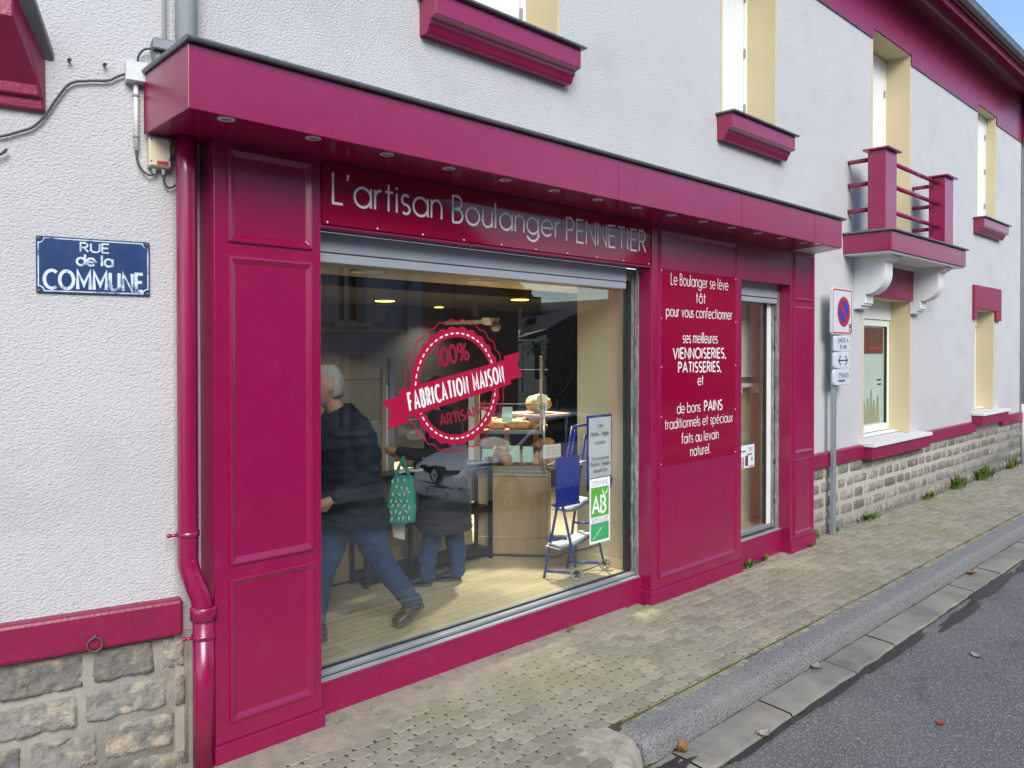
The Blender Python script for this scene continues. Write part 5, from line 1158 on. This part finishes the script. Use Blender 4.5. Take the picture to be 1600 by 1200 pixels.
b = MB(); b.ball(WP(.045, 0, 1.685), (.108, .100, .122), 18, 0, .06, 2); b.ball(WP(-.02, 0, 1.60), (.085, .085, .075), 14, 0, .1, 4); b.build('hair', 'dark_hair', wom, smooth=True)
# tote bag in the customer's hand
tb = thing('tote_bag', 'turquoise tote bag with a penguin pattern hanging from the customer\'s hand', 'bag', (1.87, 1.02, .72))
BO = Vector((1.885, 1.02, 0)); bu_ = Vector((.69, -.72, 0)); bn = Vector((-.72, -.69, 0))
m = MB(); rings = []
for z, hw, ht, off in ((.735, .10, .030, -.02), (.75, .112, .045, -.02), (.85, .110, .050, -.012), (.95, .098, .045, -.004), (1.03, .085, .035, .0), (1.08, .070, .022, .005)):
    rings.append([BO + bu_ * (off + hw * math.copysign(abs(math.cos(a)) ** .6, math.cos(a)) + .004 * math.sin(7 * a + z * 30)) + bn * (ht * math.copysign(abs(math.sin(a)) ** .7, math.sin(a))) + ZA * (z + .006 * math.sin(3 * a)) for a in [2 * PI * j / 28 for j in range(28)]])
m.loft(rings); bag = m.build('bag_body', 'turquoise', tb, smooth=True)
for k in (-1, 1):
    m = MB(); m.tube(curve_pts([BO + bu_ * -.055 + bn * .018 * k + ZA * 1.07, BO + bu_ * -.02 + bn * .012 * k + ZA * 1.16, BO + bu_ * .005 + bn * .005 * k + ZA * 1.215, BO + bu_ * .018 + bn * .012 * k + ZA * 1.16, BO + bu_ * .05 + bn * .018 * k + ZA * 1.07]), .010, 8); m.build('handle', 'turquoise', tb, smooth=True)
rr = random.Random(6); m = MB()
for i in range(42):
    z = .775 + .045 * (i // 6) + rr.uniform(-.01, .01); u = -.105 + .040 * (i % 6) + (.02 if (i // 6) % 2 else 0) + rr.uniform(-.008, .008)
    if abs(u + .012) > .088 - max(0, z - .9) * .15: continue
    a = rr.uniform(-.8, .8); dx, dz = math.cos(a), math.sin(a); o = BO + bu_ * u + bn * (.047 - 1.2 * (u + .01) ** 2 - max(0, z - .9) * .12 + .006) + ZA * z
    def pt(p, q, e): return o + bu_ * (p * dz + q * dx) + ZA * (p * dx - q * dz) + bn * e
    m.add([pt(.016 * math.cos(t), .0075 * math.sin(t), .001) for t in [2 * PI * j / 10 for j in range(10)]], [tuple(range(10))], 1)
    m.add([pt(.018 * math.cos(t), -.004 + .008 * math.sin(t), .0004) for t in [2 * PI * j / 10 for j in range(10)]], [tuple(range(10))], 0)
m.build('print', ['ink', 'cloth_white'], bag)
pp = MB(); pp.add([WP(.26, .235, .70), WP(.36, .235, .72), WP(.345, .235, .60), WP(.26, .235, .58)] + [WP(.26, .238, .70), WP(.36, .238, .72), WP(.345, .238, .60), WP(.26, .238, .58)], [(0, 1, 2, 3), (7, 6, 5, 4), (0, 4, 5, 1), (1, 5, 6, 2), (2, 6, 7, 3), (3, 7, 4, 0)])
tag(pp.build('paper_bag', 'cloth_white'), 'white paper bag showing below the turquoise tote bag', 'bag')
# ------------------------------------------------------------------ across the street (seen mirrored in the glass)
SK = 1.45; SC = Matrix.Translation((-1.685, 4.12, 2.0)) @ Matrix.Diagonal((SK, SK, SK, 1)) @ Matrix.Translation((1.685, -4.12, -2.0))
FY = -8.5
def opposite_window(parent, x0, x1, z0, z1, y, lou=False):
    m = MB(SC); m.box(x0, x1, y - .22, y - .20, z0, z1); w = m.build('window', 'dark_window', parent)
    m = MB(SC)
    for a, b in ((x0, x0 + .05), (x1 - .05, x1), ((x0 + x1) / 2 - .05, (x0 + x1) / 2 + .05)): m.box(a, b, y - .20, y - .16, z0, z1)
    m.box(x0 + .05, x1 - .05, y - .20, y - .165, z0, z0 + .05); m.box(x0 + .05, x1 - .05, y - .20, y - .165, z1 - .05, z1); m.build('frame', 'frame_grey', w)
    m = MB(SC); m.box(x0 - .12, x1 + .12, y - .1, y + .10, z0 - .09, z0 - .005); m.build('sill', 'mortar', w)
    if lou:
        for a, b in ((x0 - .45, x0 - .02), (x1 + .02, x1 + .45)):
            m = MB(SC); m.box(a, b, y + .004, y + .035, z0, z1)
            for k in range(16): m.box(a + .04, b - .04, y + .035, y + .045, z0 + .05 + k * (z1 - z0 - .1) / 16, z0 + .07 + k * (z1 - z0 - .1) / 16)
            m.build('shutter', 'frame_grey', w)
ha = thing('grey_house', 'blue-grey rendered house with two windows, mirrored in the big window', 'house', (3, FY - 2, -.6))
WA = [(6.37, 6.95, .52, 1.95), (6.37, 6.95, 2.53, 4.0), (2.6, 3.3, .52, 1.95), (2.6, 3.3, 2.53, 4.0), (-1.2, -.5, .52, 1.95), (-1.2, -.5, 2.53, 4.0)]
m = MB(SC)
def back_wall(mb, x0, x1, z0, z1, holes, y, m_=0):
    k = len(mb.v); holes_wall(mb, x0, x1, z0, z1, holes, y, m_)
    mb.f = [f[::-1] for f in mb.f]
back_wall(m, -12, 8.31, -.65, 4.6, WA, FY); m.box(-12, 8.31, FY - 5, FY - 4.9, -.65, 4.6); m.box(8.2, 8.31, FY - 4.9, FY - .01, -.65, 4.6)
for a, b, c, d in WA: m.box(a - .0, a + .02, FY - .24, FY, c, d); m.box(b - .02, b, FY - .24, FY, c, d); m.box(a, b, FY - .24, FY, d - .02, d)
m.build('wall', 'facade_grey', ha)
m = MB(SC); m.box(-12, 8.30, FY + .004, FY + .03, 2.34, 2.43); m.build('string_course', 'mortar', ha)
m = MB(SC); m.prism([(.35, 4.55), (-2.6, 6.4), (-5.4, 4.55), (-5.4, 4.45), (.35, 4.45)], (-12, FY, 0), YA, ZA, XA * 20.25); m.build('roof', 'slate', ha)
m = MB(SC); m.tube([(7.92, FY + .08, -.6), (7.92, FY + .08, 4.5)], .05, 10); m.build('downpipe', 'zinc', ha, smooth=True)
for i, (a, b, c, d) in enumerate(WA): opposite_window(ha, a, b, c, d, FY, i < 6)
hb = thing('brown_house', 'tall dark brown gabled house, mirrored behind the round badge', 'house', (9.7, FY - 2, -.6))
m = MB(SC); m.prism([(8.32, -.65), (11.08, -.65), (11.08, 3.05), (8.32, 4.75)], (0, FY - .02, 0), XA, ZA, YA * -5); m.build('wall', 'facade_brown', hb)
m = MB(SC); m.prism([(11.45, 3.02), (11.50, 3.10), (8.0, 5.25), (8.0, 5.05)], (0, FY + .25, 0), XA, ZA, YA * -5.5); m.build('roof', 'slate', hb)
m = MB(SC); m.lathe((9.75, FY - .02, 2.85), YA, [(.12, 0), (.12, .012), (0, .012)], 16); m.build('vent', 'dark_window', hb)
m = MB(SC); m.tube([(9.2, FY + .03, -.6), (9.2, FY + .03, 4.1)], .035, 8); m.build('downpipe', 'facade_brown', hb)
m = MB(SC); m.box(9.3, 10.3, FY - .01, FY + .01, -.6, 1.4); m.build('door', 'dark_window', hb)
hd = thing('terrace_house', 'long dark terrace with slate roof farther down the mirrored street', 'house', (34, -11, -.8))
m = MB(SC); m.box(22.5, 60, -15, -9.2, -.9, 4.6); m.build('wall', 'facade_brown', hd)
m = MB(SC); m.prism([(.4, 4.6), (-2.9, 7.2), (-6.2, 4.6), (-6.2, 4.5), (.4, 4.5)], (22.3, -9.2, 0), YA, ZA, XA * 38); m.build('roof', 'slate', hd)
for k in range(9):
    for z in (.2, 2.4): opposite_window(hd, 23.6 + 3.9 * k, 24.6 + 3.9 * k, z, z + 1.5, -9.2)
hc = thing('cream_house', 'cream house with a slate roof, two skylights and a chimney, mirrored beside the cream partition', 'house', (18, -16, -.8))
Wy = -13.6
m = MB(SC); m.prism([(16.2, -.9), (17.5, -.9), (17.5, 2.70), (16.2, 2.42)], (0, Wy, 0), XA, ZA, YA * -4); m.build('wall', 'facade_cream', hc)
m = MB(SC); m.prism([(17.5, -.9), (21.5, -.9), (21.5, 3.9), (18.75, 3.2), (17.5, 2.70)], (0, Wy - .01, 0), XA, ZA, YA * -4); m.build('gable', 'slate', hc)
m = MB(SC); P = [(16.1, Wy + .1, 2.37), (17.5, Wy + .1, 2.69), (22.2, Wy - 3.0, 3.90), (19.7, Wy - 3.0, 3.60)]
m.add(P + [(a, b - .08, c - .16) for a, b, c in P], [(0, 1, 2, 3), (7, 6, 5, 4), (0, 4, 5, 1), (1, 5, 6, 2), (2, 6, 7, 3), (3, 7, 4, 0)]); rfc = m.build('roof', 'slate', hc)
m = MB(SC); m.box(16.1, 17.5, Wy + .10, Wy + .16, 2.30, 2.36); m.build('gutter', 'pvc', hc)
def onroof(u, v, h=.04):
    a = Vector(P[0]).lerp(Vector(P[1]), u); b = Vector(P[3]).lerp(Vector(P[2]), u); q = a.lerp(b, v); n = (Vector(P[1]) - Vector(P[0])).cross(Vector(P[3]) - Vector(P[0])).normalized(); n = n if n.z > 0 else -n
    return q + n * h
for u0, u1, v0, v1 in ((.10, .34, .40, .56), (.50, .74, .66, .82)):
    m = MB(SC); A = [onroof(u0, v0), onroof(u1, v0), onroof(u1, v1), onroof(u0, v1)]; Bt = [onroof(u0, v0, -.02), onroof(u1, v0, -.02), onroof(u1, v1, -.02), onroof(u0, v1, -.02)]
    m.add(A + Bt, [(0, 1, 2, 3), (0, 4, 5, 1), (1, 5, 6, 2), (2, 6, 7, 3), (3, 7, 4, 0)]); m.build('skylight', 'car_glass', rfc)
m = MB(SC); m.box(18.6, 19.6, Wy - 2.8, Wy - 2.2, 2.6, 3.95); ch = m.build('chimney', 'facade_brown', hc)
for k in (.25, .7):
    m = MB(SC); m.lathe((18.6 + k, Wy - 2.5, 3.95), ZA, [(.10, 0), (.08, .15), (.09, .3)], 12); m.build('chimney_pot', 'facade_brown', ch)
for a, b, c, d in ((16.28, 16.45, .6, 2.2), (16.85, 17.28, 1.0, 2.35)):
    m = MB(SC); m.box(a, b, Wy + .004, Wy + .03, c, d); w = m.build('window', 'pvc', hc)
    m = MB(SC); m.box(a + .06, b - .06, Wy + .03, Wy + .035, c + .08, d - .08); m.build('pane', 'dark_window', w)
tr = thing('small_tree', 'small bare tree mirrored in front of the cream house', 'tree', (14.5, -10.4, -.75))
m = MB(SC); rr = random.Random(8); tips = []
def branch(p, d, r, L_, dep):
    e = p + d * L_; m.tube([p, p.lerp(e, .5) + Vector((rr.uniform(-.05, .05), rr.uniform(-.05, .05), 0)) * L_, e], [r, r * .8, r * .6], 6)
    if dep == 0: tips.append(e); return
    for k in range(3 if dep > 1 else 4):
        nd = (d + Vector((rr.uniform(-.9, .9), rr.uniform(-.9, .9), rr.uniform(-.2, .6)))).normalized(); branch(e, nd, r * .55, L_ * .62, dep - 1)
branch(Vector((14.5, -10.4, -.75)), Vector((0, 0, 1)), .07, 1.45, 3); m.build('trunk', 'bark', tr, smooth=True)
m = MB(SC)
for e in tips:
    for k in range(7):
        c = e + Vector((rr.gauss(0, .12), rr.gauss(0, .12), rr.gauss(0, .10))); u = Vector((rr.gauss(0, 1), rr.gauss(0, 1), rr.gauss(0, 1))).normalized() * .05; v = Vector((rr.gauss(0, 1), rr.gauss(0, 1), rr.gauss(0, 1))).normalized() * .03
        m.add([c - u, c + v, c + u, c - v], [(0, 1, 2, 3)])
m.build('crown', 'dark_foliage', tr)
# overhead lines
for k in range(4):
    m = MB(); m.tube([(-20 + 45 * i / 20, -7.6 - .25 * k, 5.2 + .28 * k - .5 * (1 - (2 * i / 20 - 1) ** 2)) for i in range(21)], .012, 6)
    tag(m.build('overhead_cable', 'cable', smooth=True), 'thin overhead cable crossing the sky in the mirrored street', 'cable', 'overhead cables across the street')
# ------------------------------------------------------------------ grey car parked across the street, facing left
car = thing('parked_car', 'grey hatchback parked across the street, mirrored in the big window', 'car', (8.3, -5.75, -.60))
CZ = zr(8.0, -5.75) + .02; CX, CY = 6.45, -5.75
def CP(l, w, h): return Vector((CX + l, CY + w, CZ + h))       # l from the nose backwards, w across, h up
def section(l, w, zb, zs, zt, wt, n=7):
    # closed half-rounded body section: bottom, flank, shoulder, top
    pts = [(w * .80, zb), (w * .96, zb + .06), (w, zb + .22), (w * .99, zs - .10), (w * .94, zs), (wt, zt - .01), (wt * .5, zt), (0, zt + .006)]
    R_ = [CP(l, y, z) for y, z in pts]; L_ = [CP(l, -y, z) for y, z in pts[:-1]][::-1]; return R_ + L_
secs = [section(.00, .52, .24, .50, .56, .36), section(.05, .66, .20, .58, .66, .48), section(.16, .78, .18, .66, .74, .60), (section(.40, .84, .17, .74, .82, .66)), section(.75, .86, .17, .82, .88, .70), section(1.08, .865, .17, .88, .95, .72), section(1.6, .87, .17, .93, .97, .74), section(2.3, .87, .17, .95, .99, .74), section(3.0, .87, .17, .97, 1.0, .72), section(3.6, .85, .19, .98, 1.0, .68), section(3.95, .78, .24, .94, .97, .60), section(4.05, .68, .30, .80, .86, .50)]
m = MB(); m.loft(secs); body = m.build('body', 'car_paint', car, bev=.01, smooth=True)
m = MB(); gs = []
for l, w, z in ((1.02, .70, .94), (1.60, .66, 1.28), (1.85, .62, 1.40), (2.3, .60, 1.45), (2.9, .60, 1.44), (3.45, .58, 1.36), (3.80, .56, 1.14), (3.95, .58, .97)):
    zb = .93; gs.append([CP(l, w + (.06 if z < 1.3 else .09), zb), CP(l, w, z - .05), CP(l, w * .85, z), CP(l, 0, z + .012), CP(l, -w * .85, z), CP(l, -w, z - .05), CP(l, -w - (.06 if z < 1.3 else .09), zb)])
m.loft(gs); m.build('windscreen', 'car_glass', car, smooth=True)
m = MB(); rs = []
for l, w, z in ((1.80, .56, 1.405), (2.3, .56, 1.468), (2.9, .56, 1.458), (3.45, .54, 1.378), (3.6, .5, 1.30)): rs.append([CP(l, y * w, z - .012 * abs(y) ** 3 * 3) for y in (-1.06, -.9, -.5, 0, .5, .9, 1.06)])
m.loft([[p + ZA * .012 for p in r] + [p - ZA * .01 for p in r[::-1]] for r in rs]); m.build('roof', 'car_paint', car, smooth=True)
for k in (-1, 1):
    m = MB(); m.tube([CP(1.00, .74 * k, .945), CP(1.55, .69 * k, 1.26), CP(1.85, .645 * k, 1.40), CP(2.6, .63 * k, 1.44), CP(3.4, .60 * k, 1.36), CP(3.9, .62 * k, 1.0)], .030, 8); m.tube([CP(2.35, .66 * k, .95), CP(2.4, .64 * k, 1.44)], .03, 8); m.build('pillar', 'car_paint', car, smooth=True)
    m = MB(); m.ball(CP(1.25, .93 * k, 1.0), (.06, .11, .07), 12); m.build('wing_mirror', 'black_plastic', car, smooth=True)
    # headlight: long swept wedge
    hs = []
    for t_ in range(8):
        u = t_ / 7; l = .13 + .56 * u ** 1.3; w = .40 + .455 * (u ** .62); zc = .625 + .16 * u; hh = .055 + .035 * math.sin(PI * u) - .045 * u ** 3
        hs.append([CP(l - .035, (w + .004) * k, zc - hh), CP(l - .045, (w + .012) * k, zc), CP(l - .01, (w - .01) * k, zc + hh), CP(l + .06, (w - .05) * k, zc)])
    m = MB(); m.loft(hs if k > 0 else [r[::-1] for r in hs]); h_ = m.build('headlight', 'lamp_dark', car, smooth=True)
    m = MB(); m.ball(CP(.36, .765 * k, .735), .030, 10); m.build('lens', 'chrome', h_, smooth=True)
    for l in (.78, 3.30):
        m = MB(); c = CP(l, .80 * k, .30); ax = Vector((0, k, 0))
        m.lathe(c - ax * .10, ax, [(.20, 0), (.29, .005), (.31, .03), (.31, .16), (.29, .19), (.20, .195), (.20, 0)], 28, cap=False); w = m.build('wheel', 'tyre', car, smooth=True)
        m = MB(); m.lathe(c + ax * .05, ax, [(.20, 0), (.20, .03), (.17, .035)], 24, cap=False)
        for q in range(5):
            a = 2 * PI * q / 5; d = Vector((math.cos(a), 0, math.sin(a))); m.tube([c + ax * .085, c + ax * .07 + d * .19], [.045, .03], 6)
        m.build('rim', 'rim', w, smooth=True)
# black grille band with the rhombus emblem
m = MB(); gp = [(-.46, .645), (-.16, .600), (-.12, .52), (-.05, .455), (.05, .455), (.12, .52), (.16, .600), (.46, .645), (.46, .70), (.16, .675), (.11, .72), (-.11, .72), (-.16, .675), (-.46, .70)]
vs = [CP(.02 + .30 * abs(y) ** 2.0 - (.055), y, z) for y, z in gp]; m.add(vs + [v + XA * .12 for v in vs], [(0, 1, 12, 13), (1, 2, 11, 12), (2, 3, 4, 5, 10, 11), (5, 6, 9, 10), (6, 7, 8, 9)] + [(i, 14 + i, 14 + (i + 1) % 14, (i + 1) % 14) for i in range(14)]); gr_ = m.build('grille', 'black_plastic', car)
m = MB()
def rhomb(a, h, x): return [CP(x, y, z) for y, z in ((0, .588 - h), (a, .588), (0, .588 + h), (-a, .588))]
o_, i_ = rhomb(.075, .105, -.060), rhomb(.038, .055, -.060); m.add(o_ + i_ + [p + XA * .03 for p in o_] + [p + XA * .03 for p in i_], [(j, (j + 1) % 4, 4 + (j + 1) % 4, 4 + j) for j in range(4)] + [(j, 8 + j, 8 + (j + 1) % 4, (j + 1) % 4) for j in range(4)] + [(4 + j, 4 + (j + 1) % 4, 12 + (j + 1) % 4, 12 + j) for j in range(4)]); m.build('emblem', 'pvc', gr_)
m = MB(); vs = [CP(-.028 + .34 * abs(y) ** 2.1, y, z) for y, z in ((-.62, .335), (-.45, .285), (0, .27), (.45, .285), (.62, .335), (.45, .40), (0, .41), (-.45, .40))]; m.add(vs + [v + XA * .12 for v in vs], [(0, 1, 7), (1, 2, 6, 7), (2, 3, 5, 6), (3, 4, 5)] + [(i, 8 + i, 8 + (i + 1) % 8, (i + 1) % 8) for i in range(8)]); m.build('lower_intake', 'black_plastic', car)
m = MB(); m.box(CX - .062, CX - .050, CY - .26, CY + .26, CZ + .285, CZ + .395); txt(m, 'DJ-312-EL', CP(-.062, 0, .308), -YA, ZA, .066, .16, width=.42, mi=1); m.build('number_plate', ['sign_white', 'sign_black'], car)
